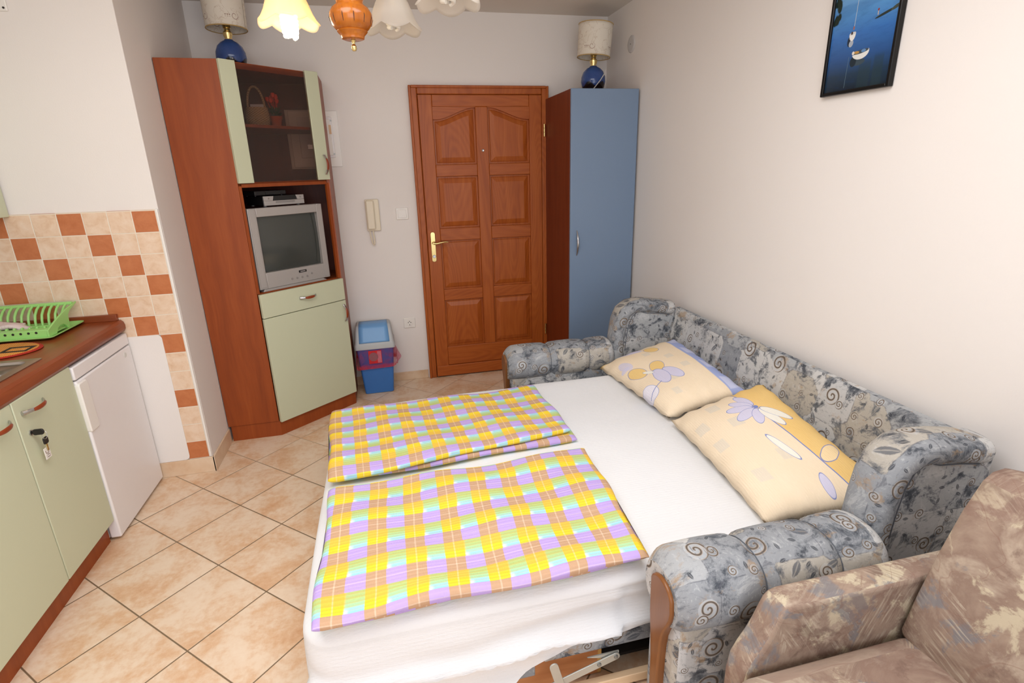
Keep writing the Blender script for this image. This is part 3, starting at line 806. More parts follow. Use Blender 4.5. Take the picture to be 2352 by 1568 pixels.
table_lamp('blue ceramic table lamp with marbled shade on top of the corner cabinet', -2.393, -.275, 2.080, math.radians(-12), (-.02, .0), False)
table_lamp('blue ceramic table lamp with cord draped over its base on the blue wardrobe', -.208, -.27, 1.978, math.radians(10), (.02, .06), True)

# ------------------------------------------------------------------ wardrobe
wr = thing('wardrobe', 'narrow wardrobe with a plain blue door and dark brown sides in the corner', 'wardrobe')
bx('side_panel', M_WARD, (-.463, -.445, -.535, -.03, 0, 1.977), wr, bevel=.001)
bx('side_panel', M_WARD, (-.030, -.012, -.535, -.03, 0, 1.977), wr, bevel=.001)
bx('top_panel', M_WARD, (-.445, -.030, -.535, -.03, 1.959, 1.977), wr)
bx('back_panel', M_WARD, (-.445, -.030, -.036, -.030, 0, 1.959), wr)
bx('plinth', M_WARD, (-.445, -.030, -.50, -.48, 0, .06), wr)
wdr = bx('door', M_BLUE, (-.462, -.013, -.556, -.537, .03, 1.978), wr, bevel=.004, seg=3)
hp = [(-.416, -.556 - .026 * math.sin(PI * k / 16) - .002, lerp(.962, 1.125, k / 16)) for k in range(17)]
MB().tube(hp, [.003 + .005 * math.sin(PI * k / 16) for k in range(17)], 10).build('handle', M_CHROME, wdr)

# ------------------------------------------------------------------ kitchen
FX = -2.920
kc = thing('kitchen_base_cabinet', 'pale green two-door kitchen base cabinet under the brown worktop', 'cabinet')
cm = MB()
for a in ((-3.56, FX - .020, -1.592, -1.574, .10, .815), (-3.56, FX - .020, -2.45, -2.432, .10, .815), (-3.56, FX - .020, -2.432, -1.592, .10, .118), (-3.56, -3.552, -2.432, -1.592, .118, .815), (-3.0, FX - .020, -2.432, -1.592, .775, .815)): cm.box(*a)
cm.build('carcass', M_GREEN, kc)
bx('toe_kick', M_CHERRY, (-3.5, -2.958, -2.45, -1.574, 0, .10), kc)
d1 = bx('door', M_GREEN, (FX - .018, FX, -1.944, -1.576, .105, .8205), kc, bevel=.003)
d1['label'] = 'door with a lock and key'
bow_handle(d1, (FX + .001, -1.852, .770), (0, 1, 0), (1, 0, 0), .125)
MB().lathe([(.010, FX), (.010, FX + .004), (.007, FX + .005), (0, FX + .005)], (0, -1.897, .690), 20, 'x').build('lock_cylinder', M_CHROME, d1)
d2 = bx('door', M_GREEN, (FX - .018, FX, -2.45, -1.949, .105, .8205), kc, bevel=.003)
bow_handle(d2, (FX + .001, -2.045, .770), (0, 1, 0), (1, 0, 0), .125)
# keys hanging on the door lock
ky = thing('key_bunch', 'two black-headed keys with a white tag hanging in the cabinet lock', 'keys', (FX, -1.897, .690))
k1 = MB(); k1.prism(rrect(0, .034, -.011, .011, .008), lambda a, b, q_: (.006 + a, -.003 + .006 * q_, b))
k1.build('key', M_DARK, ky, bevel=.0015)
MB().tube([(.034 + .008 * math.cos(a) - .002, .010 + .003 * math.sin(a), -.018 + .014 * math.sin(a)) for a in [2 * PI * k / 16 for k in range(17)]], .0009, 6).build('split_ring', M_CHROME, ky)
k2 = MB(); k2.prism(rrect(-.013, .013, -.056, -.030, .007), lambda a, b, q_: (.022 + .005 * q_, .020 + a, b)); k2.build('key', M_DARK, ky, bevel=.0015)
bx('key_blade', M_BRASS, (.0235, .0255, .016, .023, -.082, -.055), ky)
tg = MB().box(.018, .020, .003, .035, -.112, -.070).build('key_tag', M_PLASTIC, ky, bevel=.0005)
ink = plain('brown_ink', C(120, 90, 80), .6)
# faint handwritten strokes on the tag
for pth in ([(.008, -.080), (.010, -.090), (.018, -.092), (.026, -.088)], [(.012, -.098), (.022, -.096), (.029, -.099)], [(.010, -.104), (.020, -.106), (.028, -.104)]):
    MB().tube([(.0205, a, b) for a, b in pth], .0008, 6).build('tag_writing', ink, tg)

# fridge
fg = thing('refrigerator', 'small white under-counter refrigerator beside the green cabinet', 'refrigerator')
bx('body', M_WHITE, (-3.50, -2.962, -1.568, -1.070, .012, .800), fg, bevel=.004)
fd = bx('door', M_WHITE, (-2.956, -2.912, -1.572, -1.066, .014, .752), fg, bevel=.007, seg=3)
MB().prism(rrect(-1.574, -1.506, .528, .742, .010), lambda a, b, q_: (-2.930 + .0245 * q_, a, b)).build('door_grip', M_PLASTIC, fd, bevel=.004)
bx('top_panel', M_WHITE, (-3.50, -2.914, -1.570, -1.064, .757, .812), fg, bevel=.005)
MB().lathe([(0, -2.910), (.012, -2.9105), (.013, -2.912)], (0, -1.135, .722), 24, 'x').build('round_badge', plain('badge_grey', C(214, 212, 206), .4), fd)
for y in (-1.55, -1.09):
    MB().lathe([(.015, 0), (.015, .014)], (-2.985, y, 0), 12).build('foot', M_DARK, fg)

# worktop with sink cut-out, rounded front edge and upstand
wk = thing('worktop', 'reddish brown kitchen worktop with rounded front edge', 'worktop')
ZT, ZB, XF = .877, .822, -2.914
wm = MB()
prof = [(-3.0, ZB), (XF - .008, ZB), (XF - .001, ZB + .012), (XF, ZB + .03), (XF - .004, ZT - .010), (XF - .014, ZT), (-3.0, ZT)]
wm.prism(prof, lambda a, b, q_: (a, -1.056 if q_ else -2.5, b))
wm.box(-3.575, -3.0, -1.632, -1.056, ZB, ZT); wm.box(-3.575, -3.43, -2.5, -1.632, ZB, ZT); wm.box(-3.43, -3.0, -2.5, -2.26, ZB, ZT)
wm.build('worktop_slab', M_COUNTER, wk, angle=25, grain=1)
up = MB(); up.prism([(-1.076, ZT), (-1.0525, ZT), (-1.0525, .907), (-1.072, .907)], lambda a, b, q_: (-2.936 if q_ else -3.575, a, b))
up.box(-3.575, -3.555, -2.5, -1.076, ZT, .907)
up.build('upstand', M_COUNTER, wk, bevel=.002, rot=True)

# sink
sk = thing('sink', 'stainless steel sink set into the brown worktop', 'sink')
def ring_pts(x0, x1, y0, y1, r, z): return [(a, b, z) for a, b in rrect(x0, x1, y0, y1, r, 4)]
sm = MB()
SX0, SX1, SY0, SY1 = -3.455, -2.968, -2.28, -1.626
sm.loft([ring_pts(SX0, SX1, SY0, SY1, .012, ZT - .001), ring_pts(SX0, SX1, SY0, SY1, .012, ZT + .004), ring_pts(SX0 + .008, SX1 - .008, SY0 + .008, SY1 - .008, .012, ZT + .006),
         ring_pts(SX0 + .035, SX1 - .030, SY0 + .035, SY1 - .032, .03, ZT + .005), ring_pts(SX0 + .038, SX1 - .034, SY0 + .038, SY1 - .036, .03, ZT - .004)], cap=False)
sm.build('rim', M_STEEL, sk)
bw = MB()
bx0, bx1, by0, by1 = -3.40, -3.014, -2.05, -1.735
bw.loft([ring_pts(SX0 + .038, SX1 - .034, SY0 + .038, SY1 - .036, .03, ZT - .004), ring_pts(bx0 - .01, bx1 + .006, by0 - .06, by1 + .01, .06, ZT - .005), ring_pts(bx0, bx1, by0, by1, .06, ZT - .015),
         ring_pts(bx0 + .015, bx1 - .015, by0 + .015, by1 - .015, .05, ZT - .14), ring_pts(bx0 + .06, bx1 - .06, by0 + .06, by1 - .06, .03, ZT - .15)], cap=False)
n0 = len(bw.v); bw.f.append(tuple(n0 - 20 + k for k in range(20)))
bw.build('bowl', M_STEEL, sk)

# dish rack
rk = thing('dish_rack', 'lime green plastic dish rack with drip tray on the worktop', 'dish rack')
tr = MB(); TX0, TX1, TY0, TY1 = -3.49, -3.062, -1.362, -1.078
def tri(o_, z): return [(a, b, z) for a, b in rrect(TX0 - o_, TX1 + o_, TY0 - o_, TY1 + o_, .02, 4)]
tr.loft([tri(-.035, ZT + .0005), tri(-.012, ZT + .008), tri(0, ZT + .014), tri(0, ZT + .017), tri(-.006, ZT + .017), tri(-.016, ZT + .010), tri(-.036, ZT + .003)], cap=False)
n0 = len(tr.v); tr.f.append(tuple(n0 - 20 + k for k in range(20))); tr.f.append(tuple(n0 - 140 + k for k in range(20))[::-1])
tr.build('drip_tray', M_RACK, rk)
def wing(x0, x1):
    cur = [(-1.343, .889), (-1.343, .919), (-1.318, .928), (-1.292, .937), (-1.260, .948), (-1.229, .957), (-1.198, .965), (-1.167, .972), (-1.120, .979), (-1.076, .987), (-1.078, .980), (-1.150, .958), (-1.166, .944), (-1.178, .889),
           (-1.192, .889), (-1.203, .905), (-1.222, .915), (-1.245, .916), (-1.268, .909), (-1.284, .889)]
    return MB().prism(cur, lambda a, b, q_: (x1 if q_ else x0, a, b)).build('end_panel', M_RACK, rk, bevel=.0015)
wing(-3.088, -3.080); wing(-3.478, -3.470)
bx('back_rail', M_RACK, (-3.47, -3.088, -1.104, -1.088, .976, .990), rk, bevel=.003)
bx('bottom_rail', M_RACK, (-3.47, -3.088, -1.176, -1.160, .888, .904), rk, bevel=.003)
for k in range(14):
    x = -3.112 - k * .0262
    MB().tube([(x, -1.166, .898), (x, -1.160, .925), (x, -1.150, .948), (x, -1.128, .968), (x, -1.096, .984)], .0052, 8).build('slat', M_RACK, rk)
lip = MB(); lip.box(-3.47, -3.088, -1.340, -1.334, .888, .922)
lip.box(-3.47, -3.088, -1.334, -1.296, .916, .922); lip.build('front_lip', M_RACK, rk, bevel=.002)
fl = MB(); fl.box(-3.47, -3.088, -1.296, -1.165, .893, .897); fl.build('rack_floor', M_RACK, rk)
for k in range(13):
    bx('plate_peg', M_RACK, (-3.118 - k * .028, -3.110 - k * .028, -1.300, -1.286, .897, .928), rk, bevel=.002)
for k in range(12):
    MB().lathe([(0, -1.3415), (.005, -1.3412), (.005, -1.3398), (0, -1.3398)], (-3.126 - k * .028, 0, .912), 10, 'y').build('drain_hole', M_SHADOWGAP, rk)
# folded dish cloth lying in the rack
def cloth_mat():
    m, nt, bs = new_mat('pinkish_dishcloth')
    u, v, _ = uvw(nt); st = ((u * 60.0).fract() - .5).abs().step(.12, .05)
    setc(nt, bs, mixc(nt, st * .35, C(222, 204, 200), C(186, 150, 150))); bs.inputs['Roughness'].default_value = .9
    return m
def cfn(a, b):
    x = lerp(-3.46, -3.215 + .03 * math.sin(b * 5), a); y = lerp(-1.285, -1.182, b)
    return (x, y, .935 + .006 * math.sin(a * 9 + b * 4) + .010 * (1 - a) - .012 * sstep(.8, 1, a))
o = MB().grid(cfn, 20, 10, lambda a, b: (a * .3, b * .12)).build('dishcloth', cloth_mat())
so = o.modifiers.new('thick', 'SOLIDIFY'); so.thickness = .018
tag(o, 'folded pinkish dishcloth lying in the green dish rack', 'dishcloth')

# oval trivet
def trivet_mat():
    m, nt, bs = new_mat('woven_trivet')
    x, y, z = uvw(nt, 'Object')
    r_ = ((x / .150) * (x / .150) + (y / .115) * (y / .115)).sqrt()
    wv = ((x * 900.0 + y * 300.0).sin() * .5 + .5)
    col = mixc(nt, wv, C(206, 132, 50), C(226, 158, 76))
    bxm = ((x - .078).abs().step(.050, .047) * (y - .002).abs().step(.042, .039)) * (1.0 - (x - .078).abs().step(.034, .031) * (y - .002).abs().step(.022, .019))
    col = mixc(nt, bxm, col, C(40, 34, 22))
    sq = ((x + .02).abs() + (y - .0).abs()).step(.034, .030)
    col = mixc(nt, sq, col, C(40, 34, 22))
    col = mixc(nt, r_.step(.94, .96), col, C(176, 40, 24))
    setc(nt, bs, col); bs.inputs['Roughness'].default_value = .8; bump(nt, bs, wv, .6, .002)
    return m
tv_ = MB().lathe([(0, 0), (1, 0), (1.04, .003), (1.0, .007), (0, .007)], (0, 0, 0), 48)
tv_.v = [(x * .150, y * .115, z) for x, y, z in tv_.v]
o = tv_.build('trivet', trivet_mat()); o.location = (-3.202, -1.447, ZT + .0005)
o.location.y = -1.485
tag(o, 'oval woven orange trivet with red edge and black pattern on the worktop', 'trivet')

# wall cabinet (only its lower corner shows)
wc = thing('wall_cabinet', 'pale green wall cabinet above the kitchen worktop', 'cabinet')
bx('carcass', M_GREEN, (-3.575, -3.272, -1.95, -1.056, 1.380, 2.08), wc)
for y0, y1 in ((-1.50, -1.055), (-1.95, -1.504)):
    bx('door', M_GREEN, (-3.271, -3.252, y0, y1, 1.376, 2.082), wc, bevel=.002)

# ------------------------------------------------------------------ swing bin with its liner
bn = thing('swing_bin', 'blue plastic swing bin with grey lid beside the corner cabinet', 'bin', (-1.785, -.122, 0))
def rr(hw, hd, r_, z, cx=0, cy=0): return [(a + cx, b + cy, z) for a, b in rrect(-hw, hw, -hd, hd, r_, 5)]
MB().loft([rr(.094, .080, .012, 0), rr(.100, .086, .014, .004), rr(.128, .104, .016, .350), rr(.131, .107, .016, .352), rr(.131, .107, .016, .358)]).build('bin_body', M_BINBLUE, bn)
lidp = MB()
lidp.loft([rr(.139, .112, .018, .343), rr(.139, .112, .018, .372), rr(.133, .106, .018, .388), rr(.124, .084, .016, .470, 0, .014), rr(.119, .072, .016, .494, 0, .020), rr(.111, .062, .014, .502, 0, .022)])
lidp.build('bin_lid', M_BINGREY, bn)
flp = MB()
def flapfn(x, s_):   # s_ 0 bottom .. 1 top along the sloped lid front
    pts = [(-.1085, .390), (-.090, .425), (-.0715, .467), (-.060, .489), (-.032, .5045), (.045, .5055)]
    f = s_ * 5; i = min(4, int(f)); q_ = f - i
    return (x, lerp(pts[i][0], pts[i + 1][0], q_), lerp(pts[i][1], pts[i + 1][1], q_))
flp.grid(lambda a, b: flapfn(lerp(-.104, .104, a) * (1 - .08 * b), b), 6, 15)
o = flp.build('swing_flap', M_BINFLAP, bn); so = o.modifiers.new('t', 'SOLIDIFY'); so.thickness = .004; so.offset = 1
# label on the body
lb = bx('sticker', plain('red_sticker', C(224, 70, 66), .5), (-.050, .040, -.1055, -.0975, .235, .330), bn)
MB().lathe([(0, -.109), (.032, -.109), (.032, -.1055), (0, -.1055)], (-.016, 0, .285), 20, 'y').build('sticker_picture', plain('grey_print', C(150, 140, 138), .6), lb)
bx('sticker_text_panel', plain('pink_print', C(216, 168, 172), .6), (.010, .037, -.108, -.1056, .24, .325), lb)
def bag_mat():
    m, nt, bs = new_mat('red_film')
    for n in list(nt.nodes):
        if n.type != 'OUTPUT_MATERIAL': nt.nodes.remove(n)
    outn = [n for n in nt.nodes if n.type == 'OUTPUT_MATERIAL'][0]
    t_ = nt.nodes.new('ShaderNodeTexCoord'); f = noise(nt, t_.outputs['Object'], 26, 3, .6, .6)
    tr_ = nt.nodes.new('ShaderNodeBsdfTransparent'); nt.links.new(mixc(nt, f, C(255, 222, 230), C(250, 222, 232)), tr_.inputs[0])
    df = nt.nodes.new('ShaderNodeBsdfPrincipled'); df.inputs['Base Color'].default_value = C(206, 44, 62); df.inputs['Roughness'].default_value = .2
    mx = nt.nodes.new('ShaderNodeMixShader'); zz = uvw(nt, 'Object')[2]
    nt.links.new((f.step(.40, .80) * .30 + .06 + zz.step(.240, .212) * .45).clamp().k, mx.inputs[0])
    nt.links.new(tr_.outputs[0], mx.inputs[1]); nt.links.new(df.outputs[0], mx.inputs[2]); nt.links.new(mx.outputs[0], outn.inputs['Surface'])
    return m
def bagfn(a, b):
    pts = rrect(-.1, .1, -.1, .1, .02, 8); n = len(pts); x, y = pts[int(a * n) % n]
    k = 1.36 + .10 * sstep(0, .7, b) + .03 * math.sin(a * 47) * b + .02 * math.sin(a * 91) * b
    ear = .034 * math.exp(-((x - .1) / .02) ** 2 - ((b - .6) / .22) ** 2) * (1 if y < 0.02 else .3)
    return (x * k * .96 + ear, y * k * .80, .352 - .145 * b - .012 * math.sin(a * 12) * b)
o = MB().grid(bagfn, 36, 12).build('bin_liner', bag_mat(), weld=True); o.location = (-1.785, -.122, 0)
tag(o, 'red translucent plastic liner folded over the rim of the blue bin', 'bin liner')

# ------------------------------------------------------------------ sofa bed
def sofa_mat():
    m, nt, bs = new_mat('grey_patchwork_fabric')
    u, v, _ = uvw(nt)
    uv = comb(nt, u, v)
    # patches
    wob = noise(nt, uv, 7, 2); uvd = comb(nt, u + wob * .035, v + wob * .025)
    vp = voro(nt, uvd, 6.5, 'F1', 'CHEBYCHEV', .5)
    pr = sep(nt, vp.outputs['Color'])
    base = ramp(nt, pr[0], [(0.0, C(168, 170, 172)), (.25, C(190, 190, 190)), (.50, C(148, 151, 155)), (.68, C(198, 197, 195)), (.86, C(178, 172, 162))], 'CONSTANT')
    # brushy mottling: dark blue-grey strokes, pale strokes, rust stains
    n1 = noise(nt, uv, 13, 8, .72, .5); n2 = noise(nt, comb(nt, u * 1.0, v * 2.4), 34, 6, .7, .3)
    n4 = noise(nt, comb(nt, u * 2.6 + v * .6, v), 60, 4, .7)
    base = mixc(nt, n1.step(.49, .585) * (pr[1] * .45 + .50), base, C(94, 99, 106))
    base = mixc(nt, n1.step(.56, .65) * .85, base, C(62, 66, 74))
    base = mixc(nt, n1.step(.43, .34) * .4, base, C(208, 209, 209))
    base = mixc(nt, n2.step(.56, .68) * .55, base, C(84, 90, 100))
    base = mixc(nt, n4.step(.55, .72) * .35, base, C(206, 208, 210))
    n3 = noise(nt, comb(nt, u + 3.3, v + 1.7), 10, 7, .7, .3)
    base = mixc(nt, n3.step(.57, .65) * .7, base, C(166, 140, 110))
    # leaves: random rotated pointed ellipses with a broken edge
    for sc__, la, lb, th_, cc, al_ in ((9.0, .026, .0105, .62, C(78, 84, 94), .75), (19.0, .0115, .0048, .60, C(58, 62, 70), .8)):
        vl = voro(nt, uv, sc__, 'F1', 'EUCLIDEAN', .9)
        lp = sep(nt, vl.outputs['Position']); lc = sep(nt, vl.outputs['Color'])
        dx, dy = u - lp[0], v - lp[1]
        an = lc[1] * 6.283; sa, ca = an.sin(), (an + PI / 2).sin()
        p, q_ = ((dx * ca + dy * sa) / la).abs(), ((dy * ca - dx * sa) / lb).abs()
        lfm = (p * p + q_ + (n2 - .5) * .9).step(1.1, .8) * lc[0].gt(th_)
        vein = ((q_ - .12).step(.10, 0.0) * .5)
        base = mixc(nt, lfm * (1.0 - vein) * al_, base, cc)
    # spirals
    for scl, off, r0, r1, pth in ((6.0, .37, .022, .020, .40), (12.0, .91, .010, .010, .50)):
        vs = voro(nt, comb(nt, u + off, v + off * .6), scl, 'F1', 'EUCLIDEAN', .8)
        sp = sep(nt, vs.outputs['Position']); sc_ = sep(nt, vs.outputs['Color'])
        dx, dy = u + off - sp[0], v + off * .6 - sp[1]
        r_ = (dx * dx + dy * dy).sqrt(); th = dy.atan2(dx)
        R = sc_[1] * r1 + r0
        s_ = (r_ / (R * .56) - th / (2 * PI) + sc_[2]).fract()
        on = sc_[0].gt(pth)
        ins = (r_ - R).step(.0006, -.0006) * on
        base = mixc(nt, ins * (sc_[2] * .5 + .15), base, C(190, 194, 198))
        base = mixc(nt, (s_ - .5).abs().step(.25, .17) * ins * .75, base, C(160, 138, 114))
        base = mixc(nt, (s_ - .5).abs().step(.15, .09) * ins * .85, base, C(78, 72, 68))
    # edges between patches: thin and uneven
    ve = voro(nt, uvd, 6.5, 'F2', 'CHEBYCHEV', .5)
    gap = S(nt, ve.outputs['Distance']) - S(nt, vp.outputs['Distance'])
    base = mixc(nt, gap.step(.03, .012) * n2.step(.42, .55) * .55, base, C(92, 94, 102))
    setc(nt, bs, base); bs.inputs['Roughness'].default_value = .85; bs.inputs['Specular IOR Level'].default_value = .2
    fine = noise(nt, uv, 420, 2)
    bump(nt, bs, fine, .15, .002)
    return m
M_SOFA = sofa_mat()
M_PIPE = plain('dark_piping', C(96, 100, 108), .8)
SB = thing('sofa_bed', 'grey patchwork fabric sofa bed unfolded along the right wall', 'sofa bed')
YC = -2.065                                   # centre line between both arms
def ell(c, ax1, ax2, a, b, n=28, sq=2.0):
    out_ = []
    for k in range(n):
        t_ = 2 * PI * k / n; c_, s_ = math.cos(t_), math.sin(t_)
        out_.append(Vector(c) + Vector(ax1) * a * math.copysign(abs(c_) ** (2 / sq), c_) + Vector(ax2) * b * math.copysign(abs(s_) ** (2 / sq), s_))
    return out_
def arm(yc, sgn):
    """sgn +1: far arm (outer side towards +y)"""
    # rolled arm cushion
    rg = []; N = 60
    for i in range(N + 1):
        x = lerp(-1.062, -.445, i / N)
        k = 1.0 - .10 * sum(math.exp(-((x - s_) / .014) ** 2) for s_ in (-.825, -.60)) + .05 * abs(math.sin((x + .825) / .225 * PI))
        e = max(0.0, (-1.022 - x) / .04); k *= 1 - .22 * e ** 2; e2 = max(0.0, (x + .485) / .04); k *= 1 - .25 * e2 ** 2
        zc = .492 - .012 * e
        rg.append(ell((x, yc, zc), (0, 1, 0), (0, 0, 1), .104 * k, .092 * k, 32, 2.25))
    a_ = MB().loft(rg).build('armrest', M_SOFA, SB)
    MB().box(-1.050, -.425, yc - .078, yc + .078, .03, .47).build('arm_panel', M_SOFA, a_, bevel=.025, seg=4)
    # wooden front trim: spoon shaped board
    o_ = sgn
    half = [(.052, .490), (.055, .472), (.051, .448), (.041, .424), (.029, .400), (.019, .370), (.014, .33), (.012, .28), (.012, .10), (.015, .02)]
    left = [(-.050, .490), (-.049, .46), (-.046, .40), (-.036, .33), (-.028, .26), (-.025, .18), (-.025, .02)]
    topp = [(.052 * math.cos(a), .495 + .042 * math.sin(a)) for a in [PI * k / 12 for k in range(1, 12)]]
    out_ = [(-b0 if False else b0, b1) for b0, b1 in reversed(half)] + topp + left
    # right side of the outline faces the outside of the sofa
    MB().prism(out_, lambda a, b, q_: (-1.072 if q_ else -1.040, yc - .012 * -sgn + a * sgn, b)).build('wood_trim', M_TRIMWOOD, a_, bevel=.005, seg=3, rot=False)
    for s_ in (-.825, -.60):
        MB().tube([p for p in ell((s_, yc, .492), (0, 1, 0), (0, 0, 1), .0955, .0845, 33, 2.25)], .0013, 6).build('seam_piping', M_PIPE, a_)
    # wing: rolled border running up from the arm and back to the wall, flat panel under it
    path = [(-.425, .44), (-.421, .54), (-.414, .62), (-.403, .690), (-.382, .738), (-.345, .764), (-.29, .770), (-.22, .763), (-.15, .751), (-.105, .743), (-.085, .739)]
    wy = yc - sgn * .026                     # the wing is slimmer than the arm and set towards the inside
    P3 = [Vector((x, wy, z)) for x, z in path]; rg = []
    # resample
    fine = []
    for i in range(len(P3) - 1):
        for k in range(4): fine.append(P3[i].lerp(P3[i + 1], k / 4))
    fine.append(P3[-1])
    for i, p in enumerate(fine):
        t_ = (fine[min(i + 1, len(fine) - 1)] - fine[max(i - 1, 0)]).normalized()
        nrm = Vector((0, 1, 0)).cross(t_)
        k = 1.0 if i < len(fine) - 4 else 1 - .16 * ((i - len(fine) + 5) / 4) ** 2
        rg.append(ell(p, (0, 1, 0), nrm, .066 * k, .040 * k, 28, 2.5))
    w_ = MB().loft(rg).build('wing', M_SOFA, SB)
    pan = [(x + .02, z - .01) for x, z in path[1:]] + [(-.085, .10), (-.40, .10)]
    MB().prism(pan, lambda a, b, q_: (a, wy + (.046 if q_ else -.046), b)).build('wing_panel', M_SOFA, w_, bevel=.006)
    for s_ in (-1, 1):
        MB().tube([(x + .030, wy + s_ * .047, z - .041) if i > 4 else (x + .040, wy + s_ * .047, z - .02) for i, (x, z) in enumerate(path[1:-2])], .0022, 6).build('piping', M_PIPE, w_)
arm(YC + .875, 1); arm(YC - .875, -1)
# backrest between the wings
br = MB()
prof = [(-.150, .30), (-.135, .45), (-.110, .60), (-.085, .70), (-.075, .728), (-.062, .742), (-.045, .745), (-.035, .735), (-.035, .30)]
br.prism(prof, lambda a, b, q_: (a, YC - .82 if q_ else YC + .82, b)).build('backrest', M_SOFA, SB, angle=25)
bx('back_frame', M_SOFA, (-.10, -.036, YC - .80, YC + .80, .05, .30), SB)
# seat base, rails and folding mechanism under the mattress (camera side)
bx('fabric_rail', M_SOFA, (-1.325, -.16, -2.776, -2.756, .146, .245), SB, bevel=.003)
bx('fabric_rail', M_SOFA, (-1.325, -.16, -1.362, -1.340, .146, .245), SB, bevel=.003)
MB().box(-1.62, -1.350, -2.765, -2.74, .09, .20).build('fabric_block', M_SOFA, SB, bevel=.003)
MB().box(-1.90, -1.140, -2.735, -2.717, .006, .150).build('storage_board', M_CARCASS, SB, rot=True)
MB().box(-1.140, -1.128, -2.735, -2.717, .006, .150).build('board_edge', plain('chipboard', C(206, 160, 92), .9, mott=.3, scale=220), SB)
MB().box(-1.24, -.16, -2.800, -2.778, .012, .044).build('pine_rail', M_RAWPINE, SB, bevel=.002, rot=True)
MB().box(-1.95, -.16, -1.40, -1.37, .006, .044).build('pine_rail', M_RAWPINE, SB, bevel=.002, rot=True)
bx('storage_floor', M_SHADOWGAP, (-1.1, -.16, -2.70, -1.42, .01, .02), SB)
def strap(p0, p1, y, wd_=.013):
    a, b = Vector((p0[0], 0, p0[1])), Vector((p1[0], 0, p1[1])); d_ = (b - a).normalized(); n_ = Vector((-d_.z, 0, d_.x)) * wd_
    pts = [(a + n_), (a - n_)]
    pts = []
    for k in range(9): ang = PI / 2 + PI * k / 8; pts.append(a + d_ * wd_ * math.cos(ang) + n_ * math.sin(ang))
    for k in range(9): ang = -PI / 2 + PI * k / 8; pts.append(b + d_ * wd_ * math.cos(ang) + n_ * math.sin(ang))
    return MB().prism([(p.x, p.z) for p in pts], lambda q, r_, t_: (q, y - (.004 if t_ else 0), r_))
hs = strap((-1.112, .137), (-1.345, .068), -2.800).build('hinge_arm', M_ZINC, SB, bevel=.001)
for x, z in ((-1.112, .137), (-1.165, .122), (-1.287, .086)): MB().lathe([(0, -2.809), (.006, -2.808), (.007, -2.804), (.007, -2.803)], (x, 0, z), 14, 'y').build('rivet', M_BOLT, hs)
hs = strap((-1.306, .158), (-1.284, .072), -2.806).build('hinge_arm', M_ZINC, SB, bevel=.001)
MB().lathe([(0, -2.815), (.006, -2.814), (.007, -2.810), (.007, -2.809)], (-1.284, 0, .072), 14, 'y').build('rivet', M_BOLT, hs)
MB().prism([(-1.10, .150), (-1.20, .150), (-1.12, .128), (-1.10, .128)], lambda q, r_, t_: (q, -2.794 - (.004 if t_ else 0), r_)).build('hinge_bracket', M_ZINC, SB)
bx('mattress', plain('mattress_ticking', C(220, 214, 206), .9), (-1.945, -.16, -2.765, -1.42, .16, .40), SB, bevel=.03, seg=3)

